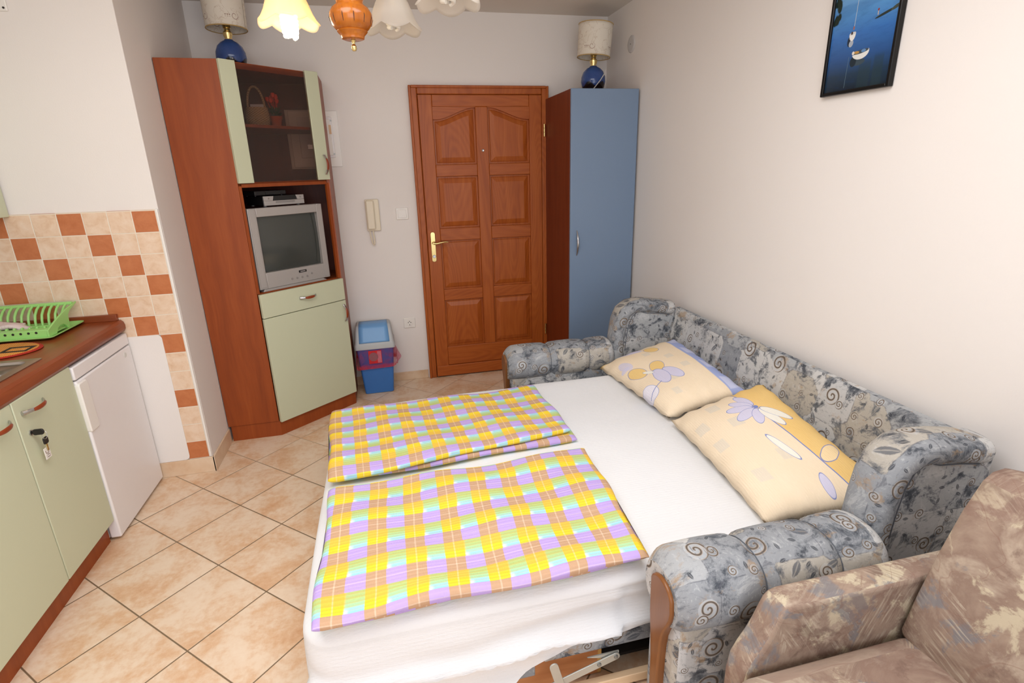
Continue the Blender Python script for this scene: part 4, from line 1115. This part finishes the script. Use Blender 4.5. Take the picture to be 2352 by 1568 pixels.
# ------------------------------------------------------------------ sheet over the mattress
def sheet_mat():
    m, nt, bs = new_mat('white_seersucker')
    u, v, _ = uvw(nt)
    n1 = noise(nt, comb(nt, u * 1.0, v * 1.0), 4, 3)
    w1 = ((v * 500.0 + noise(nt, comb(nt, u, v), 30, 2) * 6.0).sin()) * .5 + .5
    n2 = noise(nt, comb(nt, u * 1.0, v * 5.0), 55, 3, .6)
    setc(nt, bs, mixc(nt, n1, C(233, 234, 236), C(239, 240, 242)))
    bs.inputs['Roughness'].default_value = .9; bs.inputs['Specular IOR Level'].default_value = .15
    bump(nt, bs, w1 * .14 + n2 * .75, .42, .004)
    return m
BX0, BX1, BY0, BY1, BZ = -1.968, -.135, -2.800, -1.375, .432
def sheet():
    # rounded rectangle perimeter, sampled densely; rows run from the middle of the top to the hem
    per = []
    r_ = .09
    segs = []
    def line(p, q_, n):
        for k in range(n): segs.append((lerp(p[0], q_[0], k / n), lerp(p[1], q_[1], k / n)))
    def corner(cx, cy, a0, n=8):
        for k in range(n):
            a = math.radians(a0 + 90 * k / n); segs.append((cx + r_ * math.cos(a), cy + r_ * math.sin(a)))
    line((BX0 + r_, BY0), (BX1 - r_, BY0), 90); corner(BX1 - r_, BY0 + r_, -90); line((BX1, BY0 + r_), (BX1, BY1 - r_), 20)
    corner(BX1 - r_, BY1 - r_, 0); line((BX1 - r_, BY1), (BX0 + r_, BY1), 60); corner(BX0 + r_, BY1 - r_, 90); line((BX0, BY1 - r_), (BX0, BY0 + r_), 60); corner(BX0 + r_, BY0 + r_, 180)
    n = len(segs); cx, cy = (BX0 + BX1) / 2, (BY0 + BY1) / 2
    rows = []
    def hem(x, y):
        if y < BY0 + .06:           # near side: lifted towards the arm, touching the floor at the foot
            t_ = [(-1.97, .012), (-1.60, .012), (-1.50, .055), (-1.43, .102), (-1.33, .164), (-1.14, .212), (-1.0, .222), (-.1, .23)]
            for (a, b), (c, d_) in zip(t_, t_[1:]):
                if x <= c: return lerp(b, d_, max(0, (x - a) / (c - a)))
            return .23
        if x < BX0 + .1: return .012
        return .14
    def bulge(x, y):
        return .010 * sstep(-1.15, -.9, x) * sstep(-1.62, -1.42, y)
    def top(x, y):
        return BZ + .004 * math.sin(x * 5 + y * 3) + .003 * math.sin(y * 9 - x * 2) + bulge(x, y)
    ins = [.60, .5, .4, .3, .2, .12, .07, .045]
    for d_ in [1.0, .85, .7, .55, .42, .3, .2, .12, .07]:
        row = []
        for x, y in segs:
            row.append((cx + (x - cx) * (1 - d_), cy + (y - cy) * (1 - d_), top(cx + (x - cx) * (1 - d_), cy + (y - cy) * (1 - d_))))
        rows.append(row)
    # rounded shoulder
    for k in range(1, 7):
        a = PI / 2 * k / 6; row = []
        for (x, y) in segs:
            g = .93 + .07 * math.sin(a)
            row.append((cx + (x - cx) * g, cy + (y - cy) * g, top(x, y) - .045 * (1 - math.cos(a))))
        rows.append(row)
    K = 26
    for k in range(1, K + 1):
        s_ = k / K; row = []
        for i, (x, y) in enumerate(segs):
            z0 = top(x, y) - .045; z1 = hem(x, y); z = lerp(z0, z1, s_)
            nx = (-1 if x < BX0 + .05 else 0); ny = (-1 if y < BY0 + .05 else (1 if y > BY1 - .05 else 0))
            # long gathered folds on the near side, fanning from the arm
            fold = 0.0
            if ny == -1:
                tt = sstep(-1.05, -1.9, x)
                ph = s_ * (2.2 + 2.8 * tt) * PI + .5 * math.sin(x * 3)
                fold = .024 * (1 - 2 * abs(math.sin(ph / 2)) ** .7) * sstep(.18, .45, s_) + .006 * math.sin(x * 23 + z * 40) * s_ + .02 * s_ * tt
                fold *= .5 + .5 * sstep(-.95, -1.1, x)
                if x > -1.09: fold = min(fold, .004) - .008
            else:
                fold = .010 * math.sin(i * .55 + s_ * 2) * s_ + .012 * s_
            row.append((x + nx * fold, y + ny * fold, z))
        rows.append(row)
    mb = MB(); vs = [p for r in rows for p in r]; fs = []; uv = []
    L = [0.0]
    def puv(i, k):
        x, y, z = rows[i][k % n]
        if i < 15: return (x, y)
        return (x + (z - .43) * (1 if x < BX0 + .06 else 0) * (1 if y > BY0 + .1 else 0), y + (z - .43) * (1 if y < BY0 + .06 else -1 if y > BY1 - .06 else 0))
    for i in range(len(rows) - 1):
        for k in range(n):
            fs.append((i * n + k, i * n + (k + 1) % n, (i + 1) * n + (k + 1) % n, (i + 1) * n + k))
            uv.append([puv(i, k), puv(i, k + 1), puv(i + 1, k + 1), puv(i + 1, k)])
    mb.add(vs, fs, uv)
    o = mb.build('bed_sheet', sheet_mat(), weld=True, angle=180)
    tag(o, 'white crinkled sheet covering the unfolded sofa bed', 'bed sheet')
    return o
sheet()

# ------------------------------------------------------------------ folded plaid blankets
def plaid_mat():
    m, nt, bs = new_mat('plaid_cotton')
    u, v, _ = uvw(nt)
    wob = noise(nt, comb(nt, u, v), 6, 2); 
    P_ = .100; Q_ = .108
    U = u / P_ + (wob - .5) * .10; V = v / Q_ + (wob - .5) * .14
    a = U.fract(); b = V.fract()
    warm = a.step(.49, .50)
    soft = a.step(.49, .50) + a.step(.07, 0.0)    # bleeding edge of the cool columns
    lo = b.lt(.55)                       # yellow / green rows
    t_ = (b / .55).clamp()
    yel = ramp(nt, t_, [(0.0, C(246, 218, 62)), (.40, C(246, 214, 56)), (.5, C(240, 198, 76)), (1.0, C(236, 190, 84))])
    grn = ramp(nt, t_, [(0.0, C(160, 216, 244)), (.20, C(168, 224, 240)), (.36, C(176, 222, 180)), (.7, C(186, 206, 132)), (1.0, C(188, 200, 130))])
    brn = C(200, 162, 130); pur = C(192, 166, 228)
    white = a.step(.0, .04) * a.step(.17, .06) * t_.step(.32, .12)
    rowlo = mixc(nt, soft.clamp(), grn, yel); rowlo = mixc(nt, white * .6, rowlo, C(244, 248, 250))
    rowhi = mixc(nt, warm, pur, brn)
    col = mixc(nt, lo, rowhi, rowlo)
    l1 = (a - .745).abs().step(.016, .007) + (a - .765).abs().step(.011, .005)
    l2 = (b - .775).abs().step(.02, .009)
    col = mixc(nt, ((l1 * .30).clamp() + (l2 * .24) * (1.0 - lo)).clamp(), col, C(246, 228, 206))
    rib = ((v * 560.0).sin() * .5 + .5)
    col = mixc(nt, rib.step(.45, .95) * .30 * lo, col, C(206, 172, 70))
    setc(nt, bs, col); bs.inputs['Roughness'].default_value = .85; bs.inputs['Specular IOR Level'].default_value = .2
    cr = noise(nt, comb(nt, u * 3.0, v), 120, 2)
    bump(nt, bs, cr * .7 + rib * .4, .45, .003)
    return m
M_PLAID = plaid_mat()
def slab(corners, z0, th, uvo, nu=60, nv=40, amp=.004, edge=None, round_=1.0, seed=0.0, us_=1.0, vs_=1.0):
    """corners: far-left, far-right, near-right, near-left (x,y). cross-section runs over the top, round the near edge, and back below"""
    fl_, fr_, nr_, nl_ = [Vector((c[0], c[1], 0)) for c in corners]
    W_ = (nr_ - nl_).length; D_ = (fl_ - nl_).length; h = th / 2
    sec = []   # (v position 0 far..1 near, height) closed loop
    n1 = nv
    for k in range(n1 + 1): sec.append((lerp(h / D_, 1 - h / D_, k / n1), th))
    for k in range(1, 8):
        a = PI * k / 8; sec.append((1 - h / D_ + h / D_ * math.sin(a) * round_, h + h * math.cos(a)))
    for k in range(n1 + 1): sec.append((lerp(1 - h / D_, h / D_, k / n1), 0))
    for k in range(1, 8):
        a = PI * k / 8; sec.append((h / D_ - h / D_ * math.sin(a) * round_, h - h * math.cos(a)))
    arc = [0.0]
    for (a0, b0), (a1, b1) in zip(sec, sec[1:] + sec[:1]): arc.append(arc[-1] + math.hypot((a1 - a0) * D_, b1 - b0))
    ns = len(sec)
    us = [0.0, .006, .016] + [lerp(.03, .97, k / nu) for k in range(nu + 1)] + [.984, .994, 1.0]
    rows = []
    for u_ in us:
        e = min(u_, 1 - u_) / .03; sq = math.sqrt(max(0.0, 1 - (1 - min(1, e)) ** 2)); sq = .12 + .88 * sq
        row = []
        for v_, z in sec:
            a = fl_.lerp(fr_, u_); b = nl_.lerp(nr_, u_); p = a.lerp(b, v_)
            ed = edge(u_, v_) if edge else (0, 0, 0)
            wv = amp * (math.sin(p.x * 17 + p.y * 9 + seed) + math.sin(p.y * 26 - p.x * 7 + seed * 2) * .7) * min(1, z / th)
            ex = .006 * math.sin(v_ * 9 + seed) * (1 if u_ in (0.0, 1.0) else .6 if e < 1 else 0)
            row.append((p.x + ex + ed[0], p.y + .006 * math.sin(u_ * 11 + seed) * (v_ > .9 or v_ < .1) + ed[1], z0 + h + (z - h) * sq + (wv if z > h else wv * .15) + ed[2]))
        rows.append(row)
    mb = MB(); fs = []; uv = []
    for i in range(len(us) - 1):
        for k in range(ns):
            k2 = (k + 1) % ns
            fs.append((i * ns + k, (i + 1) * ns + k, (i + 1) * ns + k2, i * ns + k2))
            u0, u1 = us[i] * W_ * us_ + uvo[0], us[i + 1] * W_ * us_ + uvo[0]; v0, v1 = -arc[k] * vs_ + uvo[1], -arc[k + 1] * vs_ + uvo[1]
            uv.append([(u0, v0), (u1, v0), (u1, v1), (u0, v1)])
    fs.append(tuple(range(ns))); uv.append([(0 + uvo[0] - z_[1], -arc[k] * vs_ + uvo[1]) for k, z_ in enumerate(sec)])
    b_ = (len(us) - 1) * ns
    fs.append(tuple(b_ + k for k in range(ns))[::-1]); uv.append([(W_ * us_ + uvo[0] + z_[1], -arc[k] * vs_ + uvo[1]) for k, z_ in enumerate(sec)][::-1])
    mb.add([p for r in rows for p in r], fs, uv)
    return mb
BT = BZ + .012
bl1 = thing('folded_blanket', 'yellow and purple plaid blanket with open fold, lying nearer the door', 'blanket', group='folded plaid blankets on the bed')
slab([(-1.965, -1.555), (-.998, -1.540), (-.960, -2.062), (-1.928, -2.120)], BT, .020, (.03, .62), seed=1.0, amp=.002, us_=1.03, vs_=-1.0).build('folded_layer', M_PLAID, bl1, angle=180)
slab([(-1.972, -1.560), (-1.000, -1.545), (-.975, -2.045), (-1.935, -2.132)], BT + .023, .030, (.05, .093), seed=2.2, amp=.004, us_=1.03, vs_=-1.0,
     edge=lambda u_, v_: (0, -.012 * sstep(.8, 1, v_) * math.sin(u_ * 5), -.018 * sstep(.75, 1, v_) * sstep(.35, .0, u_))).build('folded_layer', M_PLAID, bl1, angle=180)
bl2 = thing('folded_blanket', 'yellow and purple plaid blanket nearer the camera, beside the wooden arm trim', 'blanket', group='folded plaid blankets on the bed')
slab([(-1.918, -2.215), (-.985, -2.195), (-1.020, -2.786), (-1.918, -2.800)], BT, .022, (.02, .40), seed=3.0, amp=.0015, us_=.94, vs_=.93).build('folded_layer', M_PLAID, bl2, angle=180)
slab([(-1.922, -2.222), (-.978, -2.200), (-1.030, -2.815), (-1.925, -2.828)], BT + .024, .029, (.03, .097), seed=4.1, amp=.004, us_=.94, vs_=.93).build('folded_layer', M_PLAID, bl2, angle=180)

# ------------------------------------------------------------------ pillows
def pillow_mat(kind):
    m, nt, bs = new_mat('printed_pillowcase')
    u, v, _ = uvw(nt)          # u along the long side 0..1 (from the far end), v 0..1 from the front edge to the back
    n1 = noise(nt, comb(nt, u, v), 5, 3)
    cream = mixc(nt, n1, C(240, 220, 190), C(244, 226, 200))
    col = cream
    wob = noise(nt, comb(nt, u * 3.0, v * 3.0), 1.5, 2)
    SCL = 1.28 if kind == 0 else 1.0
    X, Y = u * 1.35 + (wob - .5) * .03, v + (wob - .5) * .03      # roughly square units
    def el(cx, cy, a, b, c, ang=0.0, line=None, k=1.0, lw=.10):
        nonlocal col
        dx, dy = X - cx, Y - cy; ca, sa = math.cos(ang), math.sin(ang)
        a, b = a * SCL, b * SCL
        p, q_ = (dx * ca + dy * sa) / a, (dy * ca - dx * sa) / b
        r_ = (p * p + q_ * q_).sqrt()
        if line: col = mixc(nt, r_.step(1.0 + lw * .8, 1.0 + lw * .3), col, line)
        col = mixc(nt, r_.step(1.03, .97) * k, col, c)
    def box(cx, cy, h, c, k=.6):
        nonlocal col
        col = mixc(nt, (X - cx).abs().step(h, h - .012) * (Y - cy).abs().step(h, h - .012) * k, col, c)
    blue, lil, org, wht, gry = C(126, 140, 196), C(214, 210, 232), C(240, 206, 138), C(242, 238, 226), C(220, 212, 198)
    if kind == 0:
        col = mixc(nt, (Y - .80 - (X - .7) * (X - .7) * .05).step(0.0, .015), col, C(164, 176, 220))
        for k_ in range(4): box(.12 + k_ * .36, .93, .09, C(206, 210, 236), .8)
        for cx, cy in ((.55, .62), (.80, .66), (.95, .42), (1.15, .30), (.35, .45)): box(cx, cy, .05, gry, .55)
        col = mixc(nt, (X - .06).step(.04, -.04) * Y.step(.9, .3) * .9, col, org)
        el(.26, .56, .075, .055, org, .4, blue); 
        el(.13, .34, .05, .12, lil, -.5, None)
        el(.40, .14, .08, .05, lil, .3, None, .8)
        el(.66, .40, .085, .06, org, -.5, blue); el(.62, .16, .09, .07, org, .6, blue)
        el(.86, .47, .10, .055, lil, .35, blue); el(.85, .33, .11, .062, lil, -.15, blue); el(.70, .26, .05, .018, wht, .9, blue)
        el(.98, .06, .08, .085, C(236, 232, 242), .2, C(160, 170, 210))
        # stem
        d_ = (X - .86 - (Y - .30) * -.4 - .06).abs().step(.006, .003) * Y.lt(.27) * Y.gt(.02)
        col = mixc(nt, d_, col, blue)
        el(.45, .10, .025, .05, lil, .2, None, .8)
    else:
        bd_ = Y - .60 - (X * 0.10)
        deep = mixc(nt, n1, C(238, 198, 122), C(242, 208, 142))
        col = mixc(nt, bd_.step(-.004, .004), col, deep)
        col = mixc(nt, bd_.abs().step(.007, .003), col, blue)
        for cx, cy in ((.22, .34), (.50, .40), (.66, .14), (.92, .52), (1.06, .22), (.40, .12)): box(cx, cy, .062, gry, .6)
        for ang, L, c in ((-2.85, .13, lil), (-2.3, .12, lil), (-1.75, .14, lil), (-1.15, .14, lil), (-.50, .12, lil), (.22, .14, wht), (.75, .14, wht)):
            el(.40 + math.cos(ang) * L * 1.05, .66 + math.sin(ang) * L * 1.05, L * .80, .044, c, ang, blue, lw=.12)
        el(.40, .66, .022, .022, blue)
        el(.86, .54, .14, .030, wht, .25, blue, lw=.16)
        el(.98, .82, .12, .048, C(248, 222, 176), -.95, blue, lw=.18)
        el(1.22, .58, .09, .034, lil, -.3, blue, lw=.16)
    setc(nt, bs, col); bs.inputs['Roughness'].default_value = .9; bs.inputs['Specular IOR Level'].default_value = .15
    n2 = noise(nt, comb(nt, u * 1.4, v * 4.0), 26, 3, .6)
    st = ((v * 330.0 + n2 * 6.0).sin() * .5 + .5)
    bump(nt, bs, n2 * .9 + st * .18, .5, .005)
    return m
def pillow(label, c00, c10, c11, c01, th, kind, seed):
    """c00 far-front, c10 near-front, c11 near-back, c01 far-back"""
    A = [Vector(p) for p in (c00, c10, c11, c01)]
    nrm = ((A[1] - A[0]).cross(A[3] - A[0])).normalized()
    if nrm.z < 0: nrm = -nrm
    def base(u_, v_): return A[0].lerp(A[1], u_).lerp(A[3].lerp(A[2], u_), v_)
    def fn(u_, v_, sg):
        s_, t_ = 2 * u_ - 1, 2 * v_ - 1
        pin = 1 - .05 * (1 - abs(s_) ** 2) * abs(t_) ** 6   # slightly drawn-in sides
        u2 = .5 + s_ / 2 * (1 - .035 * (1 - t_ ** 2) * abs(s_) ** 4); v2 = .5 + t_ / 2 * (1 - .05 * (1 - s_ ** 2) * abs(t_) ** 4)
        h = th * (max(0.0, (1 - abs(s_) ** 3.2)) ** .5) * (max(0.0, (1 - abs(t_) ** 3.0)) ** .5)
        h *= 1 + .07 * math.sin(u_ * 8 + seed) * math.sin(v_ * 6 + seed)
        rim = .006 * math.sin(u_ * 40 + seed) * abs(t_) ** 8 + .006 * math.sin(v_ * 34 + seed) * abs(s_) ** 8
        return base(u2, v2) + nrm * (sg * h * (1.0 if sg > 0 else .16) + rim)
    mb = MB()
    mb.grid(lambda a, b: fn(a, b, 1), 44, 34, lambda a, b: (a, b))
    mb.grid(lambda a, b: fn(a, b, -1), 44, 34, lambda a, b: (a, b))
    o = mb.build('pillow', pillow_mat(kind), weld=True, angle=180)
    tag(o, label, 'pillow', 'pillows against the sofa bed backrest')
    return o
pillow('cream printed pillow with a blue border along its back, far end of the bed', (-.560, -1.335, .452), (-.510, -2.000, .450), (-.170, -2.07, .555), (-.135, -1.385, .590), .085, 0, .4)
pillow('cream printed pillow with a plain orange border along its back, nearest the camera', (-.520, -2.040, .455), (-.600, -2.745, .455), (-.185, -2.845, .505), (-.125, -2.095, .605), .085, 1, 1.7)

# ------------------------------------------------------------------ brown armchair
def brown_mat():
    m, nt, bs = new_mat('brown_leaf_fabric')
    u, v, _ = uvw(nt); uv = comb(nt, u, v)
    n1 = noise(nt, uv, 6, 6, .62, .5); n2 = noise(nt, comb(nt, u + 5.1, v + 2.3), 6.5, 7, .68, .5)
    n3 = noise(nt, comb(nt, u - 3.7, v + 8.1), 7, 6, .66, .4)
    col = ramp(nt, n1, [(.30, C(130, 109, 96)), (.43, C(163, 142, 125)), (.52, C(143, 120, 106)), (.60, C(178, 160, 142)), (.70, C(154, 133, 118))])
    col = mixc(nt, n2.step(.53, .60) * .68, col, C(210, 198, 170))
    col = mixc(nt, n3.step(.56, .62) * .75, col, C(124, 124, 128))
    col = mixc(nt, n3.step(.44, .37) * .6, col, C(112, 90, 80))
    vc = voro(nt, comb(nt, u + n1 * .12, v + n2 * .12), 4.5, 'F1', 'EUCLIDEAN', 1.0)
    cc_ = sep(nt, vc.outputs['Color']); an_ = cc_[0] * 6.283
    w_ = u * an_.sin() + v * (an_ + PI / 2).sin(); w2 = v * an_.sin() - u * (an_ + PI / 2).sin()
    st = noise(nt, comb(nt, w_ * 150.0, w2 * 10.0), 1.0, 4, .65)
    msk = noise(nt, comb(nt, u + 1.1, v + 4.4), 8, 4).step(.44, .56) * cc_[1].step(.2, .5)
    col = mixc(nt, st.step(.50, .66) * msk * .5, col, C(206, 194, 174))
    col = mixc(nt, st.step(.48, .36) * msk * .45, col, C(122, 100, 90))
    col = mixc(nt, cc_[2].gt(.72) * .35, col, C(140, 112, 100))
    col = mixc(nt, cc_[2].lt(.22) * .30, col, C(198, 184, 164))
    vv = (noise(nt, uv, 4, 2, .5, 1.2) - .5).abs().step(.006, .001)
    col = mixc(nt, vv * .35, col, C(132, 98, 84))
    setc(nt, bs, col); bs.inputs['Roughness'].default_value = .85; bs.inputs['Specular IOR Level'].default_value = .2
    bump(nt, bs, noise(nt, uv, 300, 2), .15, .002)
    return m
M_BROWN = brown_mat()
ac = thing('armchair', 'brown leaf-patterned fabric armchair beside the sofa bed in the front corner', 'armchair')
def chair_arm(y0, y1, name='armrest'):
    out_ = [(-.955, .02), (-.972, .20), (-.974, .32), (-.974, .385), (-.968, .430), (-.952, .462), (-.936, .488), (-.920, .520), (-.908, .552), (-.898, .575), (-.885, .589), (-.865, .594), (-.25, .590), (-.10, .590), (-.10, .02)]
    MB().prism(out_, lambda a, b, q_: (a, y1 if q_ else y0, b)).build(name, M_BROWN, ac, bevel=.014, seg=4)
chair_arm(-3.160, -3.092); chair_arm(-3.860, -3.792)
# seat cushion: crowned box
def cushion(name, x0, x1, y0, y1, z0, z1, crown, mat, r_=.03):
    rg = []
    for z, o_ in ((z0, -.02), (z0 + .012, -.006), (z0 + .03, 0), (z1 - .04, 0), (z1 - .02, -.006), (z1 - .006, -.018), (z1, -.045)):
        rg.append([(a, b, z) for a, b in rrect(x0 - o_, x1 + o_, y0 - o_, y1 + o_, r_, 5)])
    mb = MB().loft(rg, cap=False)
    n = 24; cx, cy = (x0 + x1) / 2, (y0 + y1) / 2; prev = len(mb.v) - n
    ring = rg[-1]
    for k, s_ in enumerate((.8, .55, .3, .1)):
        b = len(mb.v); vs = [(cx + (p[0] - cx) * s_, cy + (p[1] - cy) * s_, z1 + crown * (1 - s_ ** 2)) for p in ring]; mb.v += vs
        for q_ in range(n): mb.f.append((prev + q_, prev + (q_ + 1) % n, b + (q_ + 1) % n, b + q_))
        prev = b
    mb.f.append(tuple(prev + q_ for q_ in range(n))); mb.f.append(tuple(range(n))[::-1])
    return mb
cushion('seat_cushion', -1.025, -.50, -3.785, -3.166, .25, .450, .020, M_BROWN, .05).build('seat_cushion', M_BROWN, ac, angle=60)
bx('seat_base', M_BROWN, (-1.0, -.12, -3.79, -3.162, .04, .235), ac, bevel=.01)
# back cushion, leaning back
def chair_back():
    rg = []
    f0, f1 = Vector((-.566, 0, .440)), Vector((-.422, 0, .878)); dir_ = (f1 - f0).normalized(); nb = Vector((dir_.z, 0, -dir_.x))
    L = (f1 - f0).length
    # cross-section in (s along height, d into the back)
    sec = [(0, .03), (0.0, .012), (.012, 0), (L * .25, -.010), (L * .5, -.014), (L * .75, -.010), (L - .035, .004), (L - .010, .022), (L + .004, .055), (L + .004, .12), (L - .012, .155), (L - .05, .175), (.05, .19), (0, .17)]
    y0, y1 = -3.780, -3.168
    ys = [(y0, .90, .03), (y0 + .006, .95, .012), (y0 + .02, .985, .004), (y0 + .04, 1, 0)] + [(lerp(y0 + .05, y1 - .05, k / 8), 1, 0) for k in range(9)] + [(y1 - .04, 1, 0), (y1 - .02, .985, .004), (y1 - .006, .95, .012), (y1, .90, .03)]
    for y, k, sh in ys:
        rg.append([])
        for s_, d_ in sec:
            s2 = L / 2 + (s_ - L / 2) * (1 - (1 - k) * .25); d2 = .085 + (d_ - .085) * k
            p = f0 + dir_ * s2 + nb * d2
            rg[-1].append((p.x, y, p.z))
    mb = MB().loft(rg); mb.uv = {}
    return mb.build('back_cushion', M_BROWN, ac, angle=50)
chair_back()
bx('back_frame', M_BROWN, (-.30, -.10, -3.785, -3.165, .20, .62), ac, bevel=.02)

# ------------------------------------------------------------------ chandelier
ch = thing('chandelier', 'turned orange wood ceiling chandelier with frosted frilled glass shades', 'chandelier', (-1.694, -2.0, 0))
M_GLASSF, nt, bs = new_mat('frosted_glass')
t_ = nt.nodes.new('ShaderNodeTexCoord'); f = noise(nt, t_.outputs['Object'], 20, 2)
setc(nt, bs, mixc(nt, f, C(240, 232, 220), C(248, 242, 234)))
bs.inputs['Roughness'].default_value = .35
tl = nt.nodes.new('ShaderNodeBsdfTranslucent'); tl.inputs[0].default_value = C(255, 222, 165)
tp = nt.nodes.new('ShaderNodeBsdfTransparent'); tp.inputs[0].default_value = (.95, .93, .9, 1)
mx = nt.nodes.new('ShaderNodeMixShader'); mx.inputs[0].default_value = .5
mx2 = nt.nodes.new('ShaderNodeMixShader'); mx2.inputs[0].default_value = .35
on_ = [n for n in nt.nodes if n.type == 'OUTPUT_MATERIAL'][0]
nt.links.new(bs.outputs[0], mx.inputs[1]); nt.links.new(tl.outputs[0], mx.inputs[2])
nt.links.new(mx.outputs[0], mx2.inputs[1]); nt.links.new(tp.outputs[0], mx2.inputs[2]); nt.links.new(mx2.outputs[0], on_.inputs['Surface'])
M_GLASSLIT = M_GLASSF.copy(); M_GLASSLIT.name = 'frosted_glass_lit'  # lit copy: the bulb's warm glow is put into the translucent colour
for n_ in M_GLASSF.node_tree.nodes:
    if n_.type == 'BSDF_TRANSLUCENT': n_.inputs[0].default_value = C(240, 238, 234)
M_BULB = plain('lit_bulb_glass', C(255, 240, 215), .3, emit=((1.0, .82, .52, 1), 9.0))
M_BULBOFF = plain('unlit_bulb_glass', C(240, 236, 226), .3)
MB().lathe([(.0, 1.915), (.026, 1.914), (.034, 1.917), (.036, 1.926), (.042, 1.932), (.046, 1.937), (.044, 1.940), (.050, 1.944), (.060, 1.956), (.0645, 1.972), (.0635, 1.986), (.055, 2.000), (.044, 2.008),
            (.040, 2.012), (.040, 2.020), (.044, 2.026), (.040, 2.034), (.034, 2.05), (.030, 2.08), (.036, 2.10), (.040, 2.115), (.034, 2.13), (.022, 2.15), (.0, 2.15)], (0, 0, 0), 48).build('turned_body', M_CHAND, ch)
MB().lathe([(0, 1.883), (.005, 1.8835), (.0085, 1.890), (.0075, 1.898), (.004, 1.903), (.005, 1.908), (.008, 1.914), (0, 1.915)], (0, 0, 0), 20).build('finial', M_BRASS, ch)
MB().lathe([(.0095, 2.15), (.0095, 2.45)], (0, 0, 0), 14).build('rod', M_BRASS, ch)
MB().lathe([(.012, 2.44), (.05, 2.455), (.065, 2.485), (.066, HC - .001), (0, HC - .001)], (0, 0, 0), 32).build('ceiling_rose', M_CHAND, ch)
# carved flutes on the body
for k in range(12):
    a = 2 * PI * k / 12 + .15
    MB().tube([(.0600 * math.cos(a), .0600 * math.sin(a), 1.9545), (.0647 * math.cos(a), .0647 * math.sin(a), 1.972), (.0600 * math.cos(a), .0600 * math.sin(a), 1.992)], [.0006, .0015, .0006], 6).build('carved_flute', plain('dark_flute', C(70, 34, 12), .6), ch)
def shade_mesh():
    prof = [(.020, .105), (.026, .104), (.040, .092), (.056, .068), (.068, .040), (.078, .012), (.090, -.010), (.099, -.020)]
    seg = 72; rows = []
    for i, (r_, z) in enumerate(prof):
        fr_ = sstep(2, 7, i); row = []
        for k in range(seg):
            a = 2 * PI * k / seg; c_ = abs(math.sin(a * 3))      # six scallops
            row.append((r_ * (1 + .05 * fr_ * (c_ - .5)) * math.cos(a), r_ * (1 + .05 * fr_ * (c_ - .5)) * math.sin(a), z - .018 * fr_ * (c_ - .55)))
        rows.append(row)
    mb = MB(); n = seg
    fs = [(i * n + k, i * n + (k + 1) % n, (i + 1) * n + (k + 1) % n, (i + 1) * n + k) for i in range(len(rows) - 1) for k in range(n)]
    return mb.add([p for r in rows for p in r], fs)
def bulb_mesh():
    mb = MB()
    for ph in (0, PI):
        mb.tube([((.022 - .005 * (k / 40) ** 3) * math.cos(k * .42 + ph), (.022 - .005 * (k / 40) ** 3) * math.sin(k * .42 + ph), .012 - .062 * k / 40) for k in range(41)], .0072, 8)
    return mb
RZ, RR = 2.022, .300
for j, deg in enumerate((133, 62, -14, -82, -143)):
    a = math.radians(deg); cx, cy = RR * math.cos(a), RR * math.sin(a)
    am = MB().tube([(.03 * math.cos(a), .03 * math.sin(a), 2.10), (.10 * math.cos(a), .10 * math.sin(a), 2.075), (.18 * math.cos(a), .18 * math.sin(a), 2.085), (.25 * math.cos(a), .25 * math.sin(a), 2.125), (.285 * math.cos(a), .285 * math.sin(a), 2.150), (cx, cy, 2.150), (cx, cy, 2.135)], [.012, .012, .011, .010, .010, .010, .010], 12).build('arm', M_CHAND, ch)
    MB().lathe([(.012, .150), (.020, .145), (.022, .120), (.024, .108), (.020, .100), (.016, .070), (.016, .012), (0, .012)], (cx, cy, RZ), 20).build('lamp_holder', M_BRASS, am)
    sh = shade_mesh().build('glass_shade', M_GLASSLIT if j == 0 else M_GLASSF, am, angle=180); sh.location = (cx, cy, RZ); sh.rotation_euler = (0, 0, a)
    so = sh.modifiers.new('t', 'SOLIDIFY'); so.thickness = .002
    bb = bulb_mesh().build('bulb', M_BULB if j == 0 else M_BULBOFF, am); bb.location = (cx, cy, RZ - (.010 if j == 0 else -.035))
    if j == 0: sh['label'] = 'glass shade lit from inside'; bb['label'] = 'lit spiral bulb'
l = bpy.data.lights.new('bulb_light', 'POINT'); l.energy = 1.7; l.color = (1.0, .80, .52); l.shadow_soft_size = .03
o = bpy.data.objects.new('bulb_light', l); COL.objects.link(o); a = math.radians(133)
o.location = (-1.694 + RR * math.cos(a), -2.0 + RR * math.sin(a), RZ - .085)
